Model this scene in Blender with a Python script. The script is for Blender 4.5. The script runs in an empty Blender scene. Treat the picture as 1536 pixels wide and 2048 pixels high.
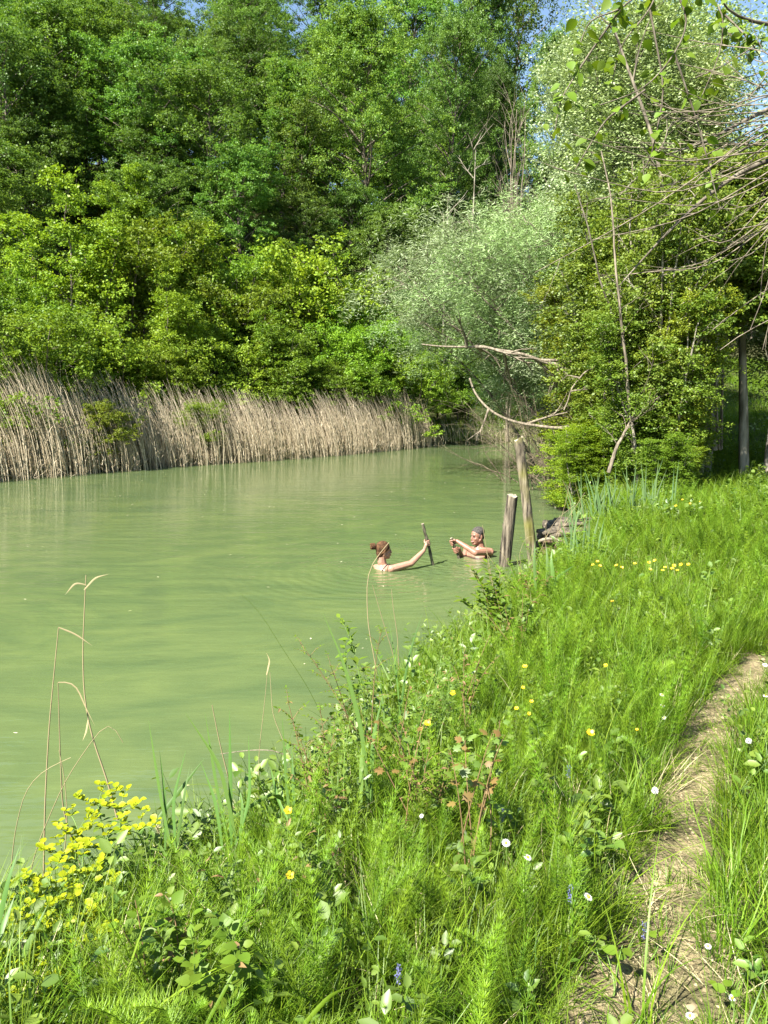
import bpy, math, random
import numpy as np
from mathutils import Vector, Matrix, Euler

R = math.radians
scene = bpy.context.scene
COL = scene.collection
random.seed(7)
rs = np.random.RandomState(11)

# ------------------------------------------------------------------ camera, sky, sun, exposure
CAM_Z, PITCH, VFOV = 2.2, 8.8, 67.0
cam_d = bpy.data.cameras.new("camera")
cam = bpy.data.objects.new("camera", cam_d)
COL.objects.link(cam)
cam.location = (0, 0, CAM_Z)
cam.rotation_euler = (R(90 - PITCH), 0, 0)
cam_d.sensor_fit = 'VERTICAL'
cam_d.sensor_height = 24
cam_d.lens = 12 / math.tan(R(VFOV / 2))
cam_d.clip_start = 0.05
cam_d.clip_end = 1500
scene.camera = cam

SUN_ELEV, SUN_DIR = 49.0, Vector((-0.68, -0.70, 0)).normalized()
SUN_VEC = Vector((SUN_DIR.x * math.cos(R(SUN_ELEV)), SUN_DIR.y * math.cos(R(SUN_ELEV)), math.sin(R(SUN_ELEV))))
world = bpy.data.worlds.new("World")
scene.world = world
world.use_nodes = True
wn = world.node_tree
bg = wn.nodes['Background']
sky = wn.nodes.new('ShaderNodeTexSky')
sky.sky_type = 'NISHITA'
sky.sun_disc = False
sky.sun_elevation = R(SUN_ELEV)
sky.sun_rotation = math.atan2(SUN_DIR.x, SUN_DIR.y)
sky.air_density = 1.25
sky.dust_density = 0.3
sky.ozone_density = 2.2
wn.links.new(sky.outputs[0], bg.inputs['Color'])
bg.inputs['Strength'].default_value = 0.058
sun_d = bpy.data.lights.new("sun", 'SUN')
sun_d.energy = 5.0
sun_d.angle = R(0.53)
sun_d.color = (1.0, 0.955, 0.87)
sun = bpy.data.objects.new("sun", sun_d)
COL.objects.link(sun)
sun.rotation_euler = SUN_VEC.to_track_quat('Z', 'Y').to_euler()
sun.location = SUN_VEC * 60
vs = scene.view_settings
vs.view_transform = 'Standard'
vs.look = 'None'
vs.gamma = 1.0
vs.use_curve_mapping = False
vs.exposure = 2.02
cy = scene.cycles
cy.max_bounces = 6
cy.diffuse_bounces = 4
cy.glossy_bounces = 2
cy.transmission_bounces = 4
cy.transparent_max_bounces = 6
cy.caustics_reflective = False
cy.caustics_refractive = False
cy.sample_clamp_indirect = 6.0

# ------------------------------------------------------------------ measuring from the photograph
F_PX = 1024 / math.tan(R(VFOV / 2))
cp, sp = math.cos(R(PITCH)), math.sin(R(PITCH))

def ray(px, py):
    x = (px - 768) / F_PX
    u = (1024 - py) / F_PX
    return np.array([x, cp + u * sp, -sp + u * cp])

def at_z(px, py, z):
    r = ray(px, py)
    t = (z - CAM_Z) / r[2]
    return np.array([r[0] * t, r[1] * t, z])

def at_y(px, py, y):
    r = ray(px, py)
    t = y / r[1]
    return np.array([r[0] * t, y, CAM_Z + r[2] * t])

# ------------------------------------------------------------------ noise
def hash2(ix, iy, s=0):
    n = (ix.astype(np.int64) * 374761393 + iy.astype(np.int64) * 668265263 + s * 974711) & 0x7fffffff
    n = ((n ^ (n >> 13)) * 1274126177) & 0x7fffffff
    return ((n ^ (n >> 16)) & 0xffff) / 65535.0

def vnoise(x, y, s=0):
    ix, iy = np.floor(x), np.floor(y)
    fx, fy = x - ix, y - iy
    fx = fx * fx * (3 - 2 * fx); fy = fy * fy * (3 - 2 * fy)
    a, b = hash2(ix, iy, s), hash2(ix + 1, iy, s)
    c, d = hash2(ix, iy + 1, s), hash2(ix + 1, iy + 1, s)
    return (a * (1 - fx) + b * fx) * (1 - fy) + (c * (1 - fx) + d * fx) * fy

def fbm(x, y, s=0, o=4):
    v, a, t = 0, 1, 0
    for i in range(o):
        v = v + a * vnoise(x * 2 ** i, y * 2 ** i, s + i); t += a; a *= .5
    return v / t - .5

def sstep(a, b, x):
    t = np.clip((x - a) / (b - a), 0, 1)
    return t * t * (3 - 2 * t)

# ------------------------------------------------------------------ the lake's outline and the lie of the land
near_px = [(-60, 1960), (120, 1900), (330, 1790), (540, 1680), (650, 1560), (720, 1470), (860, 1360), (960, 1270),
           (1040, 1200), (1100, 1150), (1135, 1100), (1150, 1040), (1200, 985), (1260, 950), (1300, 925)]
far_px = [(1275, 900), (1200, 893), (1100, 887), (1000, 886), (870, 890), (740, 903), (600, 915), (450, 925), (300, 935), (150, 948), (0, 960), (-160, 980)]
NEAR = [at_z(a, b, 0)[:2] for a, b in near_px]
FAR = [at_z(a, b, 0)[:2] for a, b in far_px]
POLY = np.array([(-22, -12), (-9, -9), (-4.2, -1.0), (-2.6, 1.2)] + [tuple(p) for p in NEAR] + [tuple(p) for p in FAR] + [(-17, 15.5), (-24, 9)])

def seg_dist(x, y, P, closed=True):
    best = np.full(x.shape, 1e9)
    n = len(P)
    for i in range(n if closed else n - 1):
        ax, ay = P[i]; bx, by = P[(i + 1) % n]
        dx, dy = bx - ax, by - ay
        t = np.clip(((x - ax) * dx + (y - ay) * dy) / (dx * dx + dy * dy + 1e-12), 0, 1)
        best = np.minimum(best, np.hypot(x - ax - t * dx, y - ay - t * dy))
    return best

def inside(x, y, P):
    c = np.zeros(x.shape, bool)
    n = len(P)
    for i in range(n):
        ax, ay = P[i]; bx, by = P[(i + 1) % n]
        if ay == by: continue
        k = ((ay > y) != (by > y)) & (x < (bx - ax) * (y - ay) / (by - ay) + ax)
        c ^= k
    return c

PATH_PX = [(1230, 2300), (1290, 2050), (1320, 1880), (1350, 1700), (1385, 1560), (1425, 1440), (1490, 1350), (1570, 1290), (1720, 1230), (1980, 1160)]
PATH = np.array([at_z(a, b, .6)[:2] for a, b in PATH_PX])

def shore_d(x, y):
    d = seg_dist(x, y, POLY)
    return np.where(inside(x, y, POLY), -d, d)

def ground(x, y, d=None):
    x = np.asarray(x, float); y = np.asarray(y, float)
    sh = x.shape
    x = np.atleast_1d(x); y = np.atleast_1d(y)
    if d is None: d = shore_d(x, y)
    d = d + .12 * fbm(x * 3, y * 3, 5) * np.clip(1 - np.abs(d), 0, 1)
    bank = .6 * (1 - np.exp(-np.maximum(d, 0) / .42))
    bed = -1.7 * (1 - np.exp(np.minimum(d, 0) / 1.1))
    h = np.where(d > 0, bank, bed)
    inland = np.clip(d / 2, 0, 1)
    h = h + inland * 3.4 * sstep(16, 55, y) * sstep(5, 12, x)
    foot = np.interp(x, [-60, -25, -10, 0, 6, 12, 20, 40, 80], [8, 22, 27, 36, 43, 52, 62, 70, 74])
    t = np.maximum(y - foot, 0) * inland
    hill = 23 * (1 - np.exp(-(t / 27) ** 1.35)) * (1 + .12 * fbm(x * .06, y * .06, 9))
    h = h + hill + inland * fbm(x * .25, y * .25, 3) * np.where(y > 20, 1.2, .18)
    near = np.clip(1 - np.hypot(x - 1, y - 3) / 14, 0, 1)
    h = h + inland * near * (.05 * fbm(x * 2.2, y * 2.2, 21) + .035 * fbm(x * 9, y * 9, 22))
    pd = seg_dist(x, y, PATH, False)
    h = h - .045 * np.exp(-(pd / .16) ** 2) * near
    h = np.where(d > 0, np.maximum(h, .012), np.minimum(h, -.012))
    return h.reshape(sh)

def gz(x, y):
    return float(ground(np.array([x]), np.array([y]))[0])

def hit(px, py, off=0.0, far=90):
    r = ray(px, py)
    t = np.geomspace(1.2, far, 260)
    P = r[None, :] * t[:, None] + np.array([0, 0, CAM_Z])
    g = np.maximum(ground(P[:, 0], P[:, 1]), 0) + off
    k = np.argmax(P[:, 2] < g)
    if P[k, 2] >= g[k]: k = len(t) - 1
    if k > 0:
        a, b = P[k - 1, 2] - g[k - 1], P[k, 2] - g[k]
        f = a / (a - b + 1e-9)
        return P[k - 1] * (1 - f) + P[k] * f
    return P[k]

def path_mask(x, y):
    pd = seg_dist(x, y, PATH, False) + .16 * fbm(x * 5, y * 5, 40) + .05 * fbm(x * 19, y * 19, 41)
    w = np.interp(y, [0, 1.8, 2.6, 4, 5.5, 8], [.24, .19, .125, .11, .12, .09])
    patch = sstep(.02, .2, fbm(x * 7, y * 7, 44))
    return (1 - sstep(w * .6, w * 1.5, pd)) * (1 - .55 * patch)

# ------------------------------------------------------------------ helpers: meshes, things, parts
class MB:
    """collects vertices and faces (with a tone value per face) and links them as ONE mesh"""
    def __init__(s):
        s.v = []; s.f3 = []; s.f4 = []; s.t3 = []; s.t4 = []; s.n = 0
    def add(s, V, F, tone=.5):
        V = np.asarray(V, float).reshape(-1, 3); F = np.asarray(F, int)
        tt = np.broadcast_to(np.asarray(tone, float), (len(F),))
        if F.shape[1] == 3: s.f3.append(F + s.n); s.t3.append(tt)
        else: s.f4.append(F + s.n); s.t4.append(tt)
        s.v.append(V); s.n += len(V)
        return s
    def mesh(s, name, mat=None, smooth=False):
        me = bpy.data.meshes.new(name)
        V = np.concatenate(s.v).astype(np.float32)
        f3 = np.concatenate(s.f3) if s.f3 else np.zeros((0, 3), int)
        f4 = np.concatenate(s.f4) if s.f4 else np.zeros((0, 4), int)
        tone = np.concatenate(s.t3 + s.t4).astype(np.float32)
        me.vertices.add(len(V)); me.vertices.foreach_set('co', V.ravel())
        li = np.concatenate([f3.ravel(), f4.ravel()]).astype(np.int32)
        tot = np.concatenate([np.full(len(f3), 3), np.full(len(f4), 4)]).astype(np.int32)
        st = np.concatenate([[0], np.cumsum(tot)[:-1]]).astype(np.int32)
        me.loops.add(len(li)); me.loops.foreach_set('vertex_index', li)
        me.polygons.add(len(tot)); me.polygons.foreach_set('loop_start', st)
        try: me.polygons.foreach_set('loop_total', tot)
        except Exception: pass
        me.update(calc_edges=True)
        a = me.attributes.new('tone', 'FLOAT', 'FACE'); a.data.foreach_set('value', tone)
        if smooth: me.polygons.foreach_set('use_smooth', np.ones(len(tot), bool))
        if mat: me.materials.append(mat)
        me.update()
        return me

def link(name, me, parent=None):
    o = bpy.data.objects.new(name, me); COL.objects.link(o)
    if parent is not None: o.parent = parent
    return o

def tag(o, label=None, cat=None, group=None, kind=None):
    if label: o['label'] = label
    if cat: o['category'] = cat
    if group: o['group'] = group
    if kind: o['kind'] = kind
    return o

def thing(name, loc, label, cat, group=None, rz=0):
    o = bpy.data.objects.new(name, None); COL.objects.link(o)
    o.empty_display_size = .1
    o.location = loc; o.rotation_euler = (0, 0, rz)
    return tag(o, label, cat, group)

def dup(root, loc, rz=0, scale=1, label=None, group=None, color=None):
    c = root.copy(); COL.objects.link(c)
    c.location = loc; c.rotation_euler = (0, 0, rz)
    c.scale = (scale,) * 3 if not hasattr(scale, '__len__') else scale
    if label: c['label'] = label
    if group: c['group'] = group
    if color: c.color = color
    for ch in root.children:
        d = ch.copy(); COL.objects.link(d); d.parent = c
        if color: d.color = color
        for g in ch.children:
            e = g.copy(); COL.objects.link(e); e.parent = d
    return c

def nrm(a):
    a = np.asarray(a, float)
    return a / (np.linalg.norm(a, axis=-1, keepdims=True) + 1e-9)

def tube(mb, P, rad, sides=6, tone=.5, cap=True):
    P = np.asarray(P, float); n = len(P)
    rad = np.broadcast_to(np.asarray(rad, float), (n,))
    T = nrm(np.gradient(P, axis=0))
    ref = np.array([0, 0, 1.0]) if abs(T[0, 2]) < .9 else np.array([1.0, 0, 0])
    U = nrm(np.cross(T, ref)); W = np.cross(T, U)
    a = np.linspace(0, 2 * math.pi, sides, endpoint=False)
    V = P[:, None] + rad[:, None, None] * (np.cos(a)[None, :, None] * U[:, None] + np.sin(a)[None, :, None] * W[:, None])
    idx = np.arange(n * sides).reshape(n, sides)
    A = idx[:-1]; B = idx[1:]
    F = np.stack([A, np.roll(A, -1, 1), np.roll(B, -1, 1), B], -1).reshape(-1, 4)
    mb.add(V.reshape(-1, 3), F, tone)
    if cap:
        V2 = np.concatenate([V[-1], P[-1:]]); k = np.arange(sides)
        mb.add(V2, np.stack([k, np.roll(k, -1), np.full(sides, sides)], -1), tone)
        V2 = np.concatenate([V[0], P[:1]])
        mb.add(V2, np.stack([np.roll(k, -1), k, np.full(sides, sides)], -1), tone)

def bez(a, b, c, n=6, d=None):
    t = np.linspace(0, 1, n)[:, None]
    a, b, c = map(lambda q: np.asarray(q, float), (a, b, c))
    if d is not None:
        d = np.asarray(d, float)
        return (1 - t) ** 3 * a + 3 * t * (1 - t) ** 2 * b + 3 * t * t * (1 - t) * c + t ** 3 * d
    return (1 - t) ** 2 * a + 2 * t * (1 - t) * b + t * t * c

def curve_through(pts, n=20):
    pts = np.asarray(pts, float)
    s = np.concatenate([[0], np.cumsum(np.linalg.norm(np.diff(pts, axis=0), axis=1))])
    q = np.linspace(0, s[-1], n)
    out = np.stack([np.interp(q, s, pts[:, k]) for k in range(3)], -1)
    for _ in range(2):
        out[1:-1] = .25 * out[:-2] + .5 * out[1:-1] + .25 * out[2:]
    return out

def leaves(mb, P, D, N, L, W, tone, fold=.18):
    """one folded kite quad per leaf"""
    D = nrm(D); N = nrm(N - (N * D).sum(-1, keepdims=True) * D); S = np.cross(D, N)
    L = np.asarray(L)[:, None]; W = np.asarray(W)[:, None]
    a = P; b = P + D * L * .45 + S * W * .5 + N * W * fold
    c = P + D * L; d = P + D * L * .45 - S * W * .5 + N * W * fold
    V = np.stack([a, b, c, d], 1).reshape(-1, 3)
    F = np.arange(len(P) * 4).reshape(-1, 4)
    mb.add(V, F, tone)

def hexleaves(mb, P, D, N, L, W, tone, fold=.12):
    D = nrm(D); N = nrm(N - (N * D).sum(-1, keepdims=True) * D); S = np.cross(D, N)
    L = np.asarray(L)[:, None]; W = np.asarray(W)[:, None]
    up = N * W * fold
    V = np.stack([P, P + D * L * .28 + S * W * .42 + up, P + D * L * .66 + S * W * .40 + up, P + D * L - N * L * .12,
                  P + D * L * .66 - S * W * .40 + up, P + D * L * .28 - S * W * .42 + up], 1).reshape(-1, 3)
    b = (np.arange(len(P)) * 6)[:, None]
    mb.add(V, np.concatenate([b + np.array([[0, 1, 2, 3]]), b + np.array([[0, 3, 4, 5]])]), np.tile(tone, 2))

def blades(mb, P, az, lean, L, W, bend, tone, seg=3):
    """curved tapering strips: grass, sedge, needles. lean = start angle from vertical, bend = further angle to the tip"""
    n = len(P); dirh = np.stack([np.cos(az), np.sin(az), np.zeros(n)], -1)
    side = np.stack([-np.sin(az), np.cos(az), np.zeros(n)], -1)
    pos = P.copy(); rows = []
    for i in range(seg + 1):
        f = i / seg
        w = W * (1 - f) ** .7 * (.6 + .8 * min(f * 3, .5)) if i < seg else W * 0.04
        rows.append(pos - side * (w / 2)[:, None]); rows.append(pos + side * (w / 2)[:, None])
        ang = lean + bend * (f + .5 / seg)
        step = (L / seg)[:, None]
        pos = pos + step * (dirh * np.sin(ang)[:, None] + np.array([0, 0, 1.0]) * np.cos(ang)[:, None])
    V = np.stack(rows, 1)
    m = 2 * (seg + 1)
    base = (np.arange(n) * m)[:, None]
    F = np.concatenate([base + np.array([[2 * i, 2 * i + 1, 2 * i + 3, 2 * i + 2]]) for i in range(seg)], 0)
    mb.add(V.reshape(-1, 3), F, np.tile(tone, seg) if hasattr(tone, '__len__') else tone)

def ellipsoid(mb, c, r, rot=None, seg=14, ring=9, tone=.5):
    th = np.linspace(0, math.pi, ring + 1)[1:-1]; ph = np.linspace(0, 2 * math.pi, seg, endpoint=False)
    V = np.array([[math.sin(a) * math.cos(b), math.sin(a) * math.sin(b), math.cos(a)] for a in th for b in ph] + [[0, 0, 1], [0, 0, -1]])
    V = V * np.asarray(r)
    if rot is not None: V = V @ np.asarray(rot).T
    V = V + np.asarray(c)
    n = len(th); F = []; 
    for i in range(n - 1):
        for j in range(seg):
            F.append((i * seg + j, (i + 1) * seg + j, (i + 1) * seg + (j + 1) % seg, i * seg + (j + 1) % seg))
    F3 = [(n * seg, j, (j + 1) % seg) for j in range(seg)] + [(n * seg + 1, (n - 1) * seg + (j + 1) % seg, (n - 1) * seg + j) for j in range(seg)]
    k = mb.n
    mb.add(V, F, tone); mb.f3.append(np.array(F3) + k); mb.t3.append(np.full(len(F3), tone))

def aim(D, N, pos, scale):
    D = Vector(D).normalized(); N = Vector(N)
    X = D.cross(N)
    if X.length < 1e-4: X = D.cross(Vector((.3, .5, .8)))
    X.normalize(); N = X.cross(D)
    m = Matrix(((X.x, D.x, N.x), (X.y, D.y, N.y), (X.z, D.z, N.z))).to_4x4()
    sc = scale if hasattr(scale, '__len__') else (scale,) * 3
    return Matrix.Translation(Vector(pos)) @ m @ Matrix.Diagonal((*sc, 1))

def part(name, me, parent, pos=(0, 0, 0), D=None, N=(0, 0, 1), scale=1, color=None):
    o = link(name, me, parent)
    if D is not None: o.matrix_local = aim(D, N, pos, scale)
    else: o.location = pos; o.scale = (scale,) * 3
    if color: o.color = color
    return o

# ------------------------------------------------------------------ materials
def new_mat(name):
    m = bpy.data.materials.new(name); m.use_nodes = True
    nt = m.node_tree
    for n in list(nt.nodes): nt.nodes.remove(n)
    out = nt.nodes.new('ShaderNodeOutputMaterial')
    return m, nt, nt.nodes, nt.links, out

def leaf_mat(name, c_dark, c_light, trans=.38, gloss=.018, rough=.5, warm=(1.15, 1.1, .55), var=.22):
    m, nt, N, L, out = new_mat(name)
    at = N.new('ShaderNodeAttribute'); at.attribute_name = 'tone'
    mix = N.new('ShaderNodeMixRGB'); mix.inputs[1].default_value = (*c_dark, 1); mix.inputs[2].default_value = (*c_light, 1)
    L.new(at.outputs['Fac'], mix.inputs[0])
    oi = N.new('ShaderNodeObjectInfo')
    mul = N.new('ShaderNodeMixRGB'); mul.blend_type = 'MULTIPLY'; mul.inputs[0].default_value = 1
    L.new(mix.outputs[0], mul.inputs[1]); L.new(oi.outputs['Color'], mul.inputs[2])
    hsv = N.new('ShaderNodeHueSaturation')
    mr = N.new('ShaderNodeMapRange'); mr.inputs[3].default_value = 1 - var; mr.inputs[4].default_value = 1 + var
    L.new(oi.outputs['Random'], mr.inputs[0]); L.new(mr.outputs[0], hsv.inputs['Value'])
    mr2 = N.new('ShaderNodeMapRange'); mr2.inputs[3].default_value = .488; mr2.inputs[4].default_value = .512
    ma = N.new('ShaderNodeMath'); ma.operation = 'FRACT'; mb_ = N.new('ShaderNodeMath'); mb_.operation = 'MULTIPLY'; mb_.inputs[1].default_value = 7.31
    L.new(oi.outputs['Random'], mb_.inputs[0]); L.new(mb_.outputs[0], ma.inputs[0]); L.new(ma.outputs[0], mr2.inputs[0]); L.new(mr2.outputs[0], hsv.inputs['Hue'])
    L.new(mul.outputs[0], hsv.inputs['Color'])
    df = N.new('ShaderNodeBsdfDiffuse'); tr = N.new('ShaderNodeBsdfTranslucent'); gl = N.new('ShaderNodeBsdfGlossy')
    gl.inputs['Roughness'].default_value = rough
    tw = N.new('ShaderNodeMixRGB'); tw.blend_type = 'MULTIPLY'; tw.inputs[0].default_value = 1; tw.inputs[2].default_value = (*warm, 1)
    L.new(hsv.outputs[0], tw.inputs[1]); L.new(tw.outputs[0], tr.inputs['Color']); L.new(hsv.outputs[0], df.inputs['Color'])
    m1 = N.new('ShaderNodeMixShader'); m1.inputs[0].default_value = trans
    L.new(df.outputs[0], m1.inputs[1]); L.new(tr.outputs[0], m1.inputs[2])
    m2 = N.new('ShaderNodeMixShader'); m2.inputs[0].default_value = gloss
    L.new(m1.outputs[0], m2.inputs[1]); L.new(gl.outputs[0], m2.inputs[2])
    L.new(m2.outputs[0], out.inputs[0])
    return m

def bark_mat(name, c1, c2, scale=14, bump=.4, moss=None, stretch=.18):
    m, nt, N, L, out = new_mat(name)
    bs = N.new('ShaderNodeBsdfPrincipled'); bs.inputs['Roughness'].default_value = .9; bs.inputs['Specular IOR Level'].default_value = .2
    tc = N.new('ShaderNodeTexCoord'); mp = N.new('ShaderNodeMapping'); mp.inputs['Scale'].default_value = (1, 1, stretch)
    L.new(tc.outputs['Object'], mp.inputs[0])
    nz = N.new('ShaderNodeTexNoise'); nz.inputs['Scale'].default_value = scale; nz.inputs['Detail'].default_value = 8; nz.inputs['Roughness'].default_value = .65
    L.new(mp.outputs[0], nz.inputs[0])
    cr = N.new('ShaderNodeValToRGB'); cr.color_ramp.elements[0].position = .40; cr.color_ramp.elements[0].color = (*c1, 1)
    cr.color_ramp.elements[1].position = .62; cr.color_ramp.elements[1].color = (*c2, 1)
    L.new(nz.outputs[0], cr.inputs[0])
    col = cr.outputs[0]
    if moss:
        n2 = N.new('ShaderNodeTexNoise'); n2.inputs['Scale'].default_value = 2.2; L.new(tc.outputs['Object'], n2.inputs[0])
        r2 = N.new('ShaderNodeValToRGB'); r2.color_ramp.elements[0].position = .44; r2.color_ramp.elements[1].position = .68
        L.new(n2.outputs[0], r2.inputs[0])
        mx = N.new('ShaderNodeMixRGB'); mx.inputs[2].default_value = (*moss, 1)
        L.new(r2.outputs[0], mx.inputs[0]); L.new(col, mx.inputs[1]); col = mx.outputs[0]
    L.new(col, bs.inputs['Base Color'])
    bp = N.new('ShaderNodeBump'); bp.inputs['Strength'].default_value = bump; bp.inputs['Distance'].default_value = .02
    L.new(nz.outputs[0], bp.inputs['Height']); L.new(bp.outputs[0], bs.inputs['Normal'])
    L.new(bs.outputs[0], out.inputs[0])
    return m

def plain_mat(name, c, rough=.6, spec=.3, sss=0, tone_to=None):
    m, nt, N, L, out = new_mat(name)
    bs = N.new('ShaderNodeBsdfPrincipled'); bs.inputs['Base Color'].default_value = (*c, 1)
    bs.inputs['Roughness'].default_value = rough; bs.inputs['Specular IOR Level'].default_value = spec
    if sss:
        bs.inputs['Subsurface Weight'].default_value = sss; bs.inputs['Subsurface Radius'].default_value = (.02, .008, .004); bs.inputs['Subsurface Scale'].default_value = .5
    if tone_to:
        at = N.new('ShaderNodeAttribute'); at.attribute_name = 'tone'
        mx = N.new('ShaderNodeMixRGB'); mx.inputs[1].default_value = (*c, 1); mx.inputs[2].default_value = (*tone_to, 1)
        L.new(at.outputs['Fac'], mx.inputs[0]); L.new(mx.outputs[0], bs.inputs['Base Color'])
    L.new(bs.outputs[0], out.inputs[0])
    return m

M = {}
M['forest'] = leaf_mat('forest_leaf', (.036, .095, .010), (.16, .25, .040), trans=.42)  # extra blue in the light tone puts hillside haze into the leaf colour
M['bush'] = leaf_mat('bush_leaf', (.070, .145, .008), (.195, .28, .022), trans=.40)
M['lime'] = leaf_mat('light_leaf', (.085, .155, .010), (.15, .225, .022), trans=.45)
M['silver'] = leaf_mat('silver_leaf', (.18, .235, .09), (.37, .44, .25), trans=.28, gloss=.03, warm=(1, 1.05, .7))
M['grass'] = leaf_mat('grass_blade', (.062, .135, .006), (.175, .265, .018), trans=.42, gloss=.018, rough=.45)
M['drygrass'] = leaf_mat('dry_grass', (.30, .25, .12), (.50, .44, .26), trans=.2, warm=(1, 1, .8))
M['horsetail'] = leaf_mat('horsetail_green', (.065, .150, .004), (.16, .265, .014), trans=.35)
M['sedge'] = leaf_mat('sedge_blade', (.045, .11, .018), (.13, .22, .04), trans=.35, gloss=.03, warm=(1, 1.1, .7))
M['reed'] = leaf_mat('dry_reed', (.34, .28, .165), (.62, .545, .37), trans=.12, warm=(1, 1, .9), gloss=.03, var=.1)
M['bramble'] = leaf_mat('bramble_leaf', (.07, .14, .012), (.17, .25, .03), trans=.45, gloss=.05)
M['red'] = leaf_mat('reddish_leaf', (.14, .10, .03), (.25, .165, .05), trans=.4, warm=(1.1, .9, .6))
M['bract'] = leaf_mat('yellow_bract', (.21, .27, .005), (.33, .37, .008), trans=.4, warm=(1.05, 1, .6), var=.08)
M['petal'] = leaf_mat('yellow_petal', (.75, .50, .004), (.85, .60, .01), trans=.3, gloss=.08, warm=(1, 1, .7), var=.05)
M['white'] = leaf_mat('white_petal', (.72, .70, .66), (.85, .84, .80), trans=.3, warm=(1, 1, 1), var=.05)
M['blue'] = leaf_mat('violet_petal', (.12, .13, .32), (.25, .26, .5), trans=.3, warm=(1, 1, 1))
M['dead'] = leaf_mat('dead_leaf', (.11, .065, .025), (.26, .18, .08), trans=.2, warm=(1, .9, .7))
M['bark'] = bark_mat('bark', (.05, .04, .028), (.19, .165, .12), 10)
M['palebark'] = bark_mat('pale_bark', (.10, .09, .06), (.30, .27, .21), 10)
M['twig'] = bark_mat('bare_twig', (.085, .07, .05), (.24, .20, .145), 25, .2)
M['post'] = bark_mat('weathered_post', (.018, .014, .010), (.21, .175, .125), 26, 1.0, stretch=.09)
M['postmoss'] = bark_mat('weathered_mossy_post', (.018, .014, .010), (.21, .175, .12), 26, 1.0, moss=(.15, .145, .03), stretch=.09)
M['stick'] = bark_mat('wet_stick', (.035, .03, .02), (.17, .15, .10), 40, .5)
M['plank'] = bark_mat('grey_plank', (.035, .028, .02), (.15, .125, .09), 20, .6, stretch=1)
M['rot'] = bark_mat('rotten_wood', (.035, .022, .014), (.15, .10, .065), 18, .7)
M['sedgeblue'] = leaf_mat('blue_green_blade', (.06, .12, .035), (.14, .22, .075), trans=.35, gloss=.02, warm=(1, 1.1, .7))
M['deadtwig'] = bark_mat('dead_twigs', (.05, .04, .025), (.16, .13, .085), 20, .2)
M['stalk'] = leaf_mat('dry_stalk_tan', (.22, .17, .09), (.42, .35, .20), trans=.1, warm=(1, 1, .9), gloss=.03, var=.2)
M['stem'] = plain_mat('green_stem', (.12, .2, .04), .5)
M['brownstem'] = plain_mat('brown_stem', (.17, .11, .05), .7)

# ground: clay path, leaf litter, soil
m, nt, N, L, out = new_mat('ground_soil')
bs = N.new('ShaderNodeBsdfPrincipled'); bs.inputs['Roughness'].default_value = .95; bs.inputs['Specular IOR Level'].default_value = .15
tc = N.new('ShaderNodeTexCoord')
n1 = N.new('ShaderNodeTexNoise'); n1.inputs['Scale'].default_value = 9; n1.inputs['Detail'].default_value = 9; n1.inputs['Roughness'].default_value = .7
n2 = N.new('ShaderNodeTexNoise'); n2.inputs['Scale'].default_value = 70; n2.inputs['Detail'].default_value = 6
L.new(tc.outputs['Object'], n1.inputs[0]); L.new(tc.outputs['Object'], n2.inputs[0])
c1 = N.new('ShaderNodeValToRGB'); e = c1.color_ramp.elements
e[0].position = .33; e[0].color = (.12, .095, .048, 1); e[1].position = .58; e[1].color = (.31, .255, .14, 1)
L.new(n1.outputs[0], c1.inputs[0])
c2 = N.new('ShaderNodeValToRGB'); e = c2.color_ramp.elements
e[0].position = .35; e[0].color = (.035, .04, .015, 1); e[1].position = .65; e[1].color = (.10, .10, .035, 1)
L.new(n1.outputs[0], c2.inputs[0])
at = N.new('ShaderNodeAttribute'); at.attribute_name = 'path'
mx = N.new('ShaderNodeMixRGB'); L.new(at.outputs['Fac'], mx.inputs[0]); L.new(c2.outputs[0], mx.inputs[1]); L.new(c1.outputs[0], mx.inputs[2])
mm = N.new('ShaderNodeMixRGB'); mm.blend_type = 'MULTIPLY'; mm.inputs[0].default_value = .35
cr3 = N.new('ShaderNodeValToRGB'); cr3.color_ramp.elements[0].position = .4; cr3.color_ramp.elements[1].position = .6
L.new(n2.outputs[0], cr3.inputs[0]); L.new(mx.outputs[0], mm.inputs[1]); L.new(cr3.outputs[0], mm.inputs[2])
L.new(mm.outputs[0], bs.inputs['Base Color'])
vo = N.new('ShaderNodeTexVoronoi'); vo.inputs['Scale'].default_value = 22; vo.feature = 'DISTANCE_TO_EDGE'
L.new(tc.outputs['Object'], vo.inputs[0])
ad = N.new('ShaderNodeMath'); ad.operation = 'ADD'; L.new(n1.outputs[0], ad.inputs[0]); L.new(n2.outputs[0], ad.inputs[1])
bp = N.new('ShaderNodeBump'); bp.inputs['Strength'].default_value = .9; bp.inputs['Distance'].default_value = .03
L.new(ad.outputs[0], bp.inputs['Height']); L.new(bp.outputs[0], bs.inputs['Normal'])
L.new(bs.outputs[0], out.inputs[0])
M['ground'] = m

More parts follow.
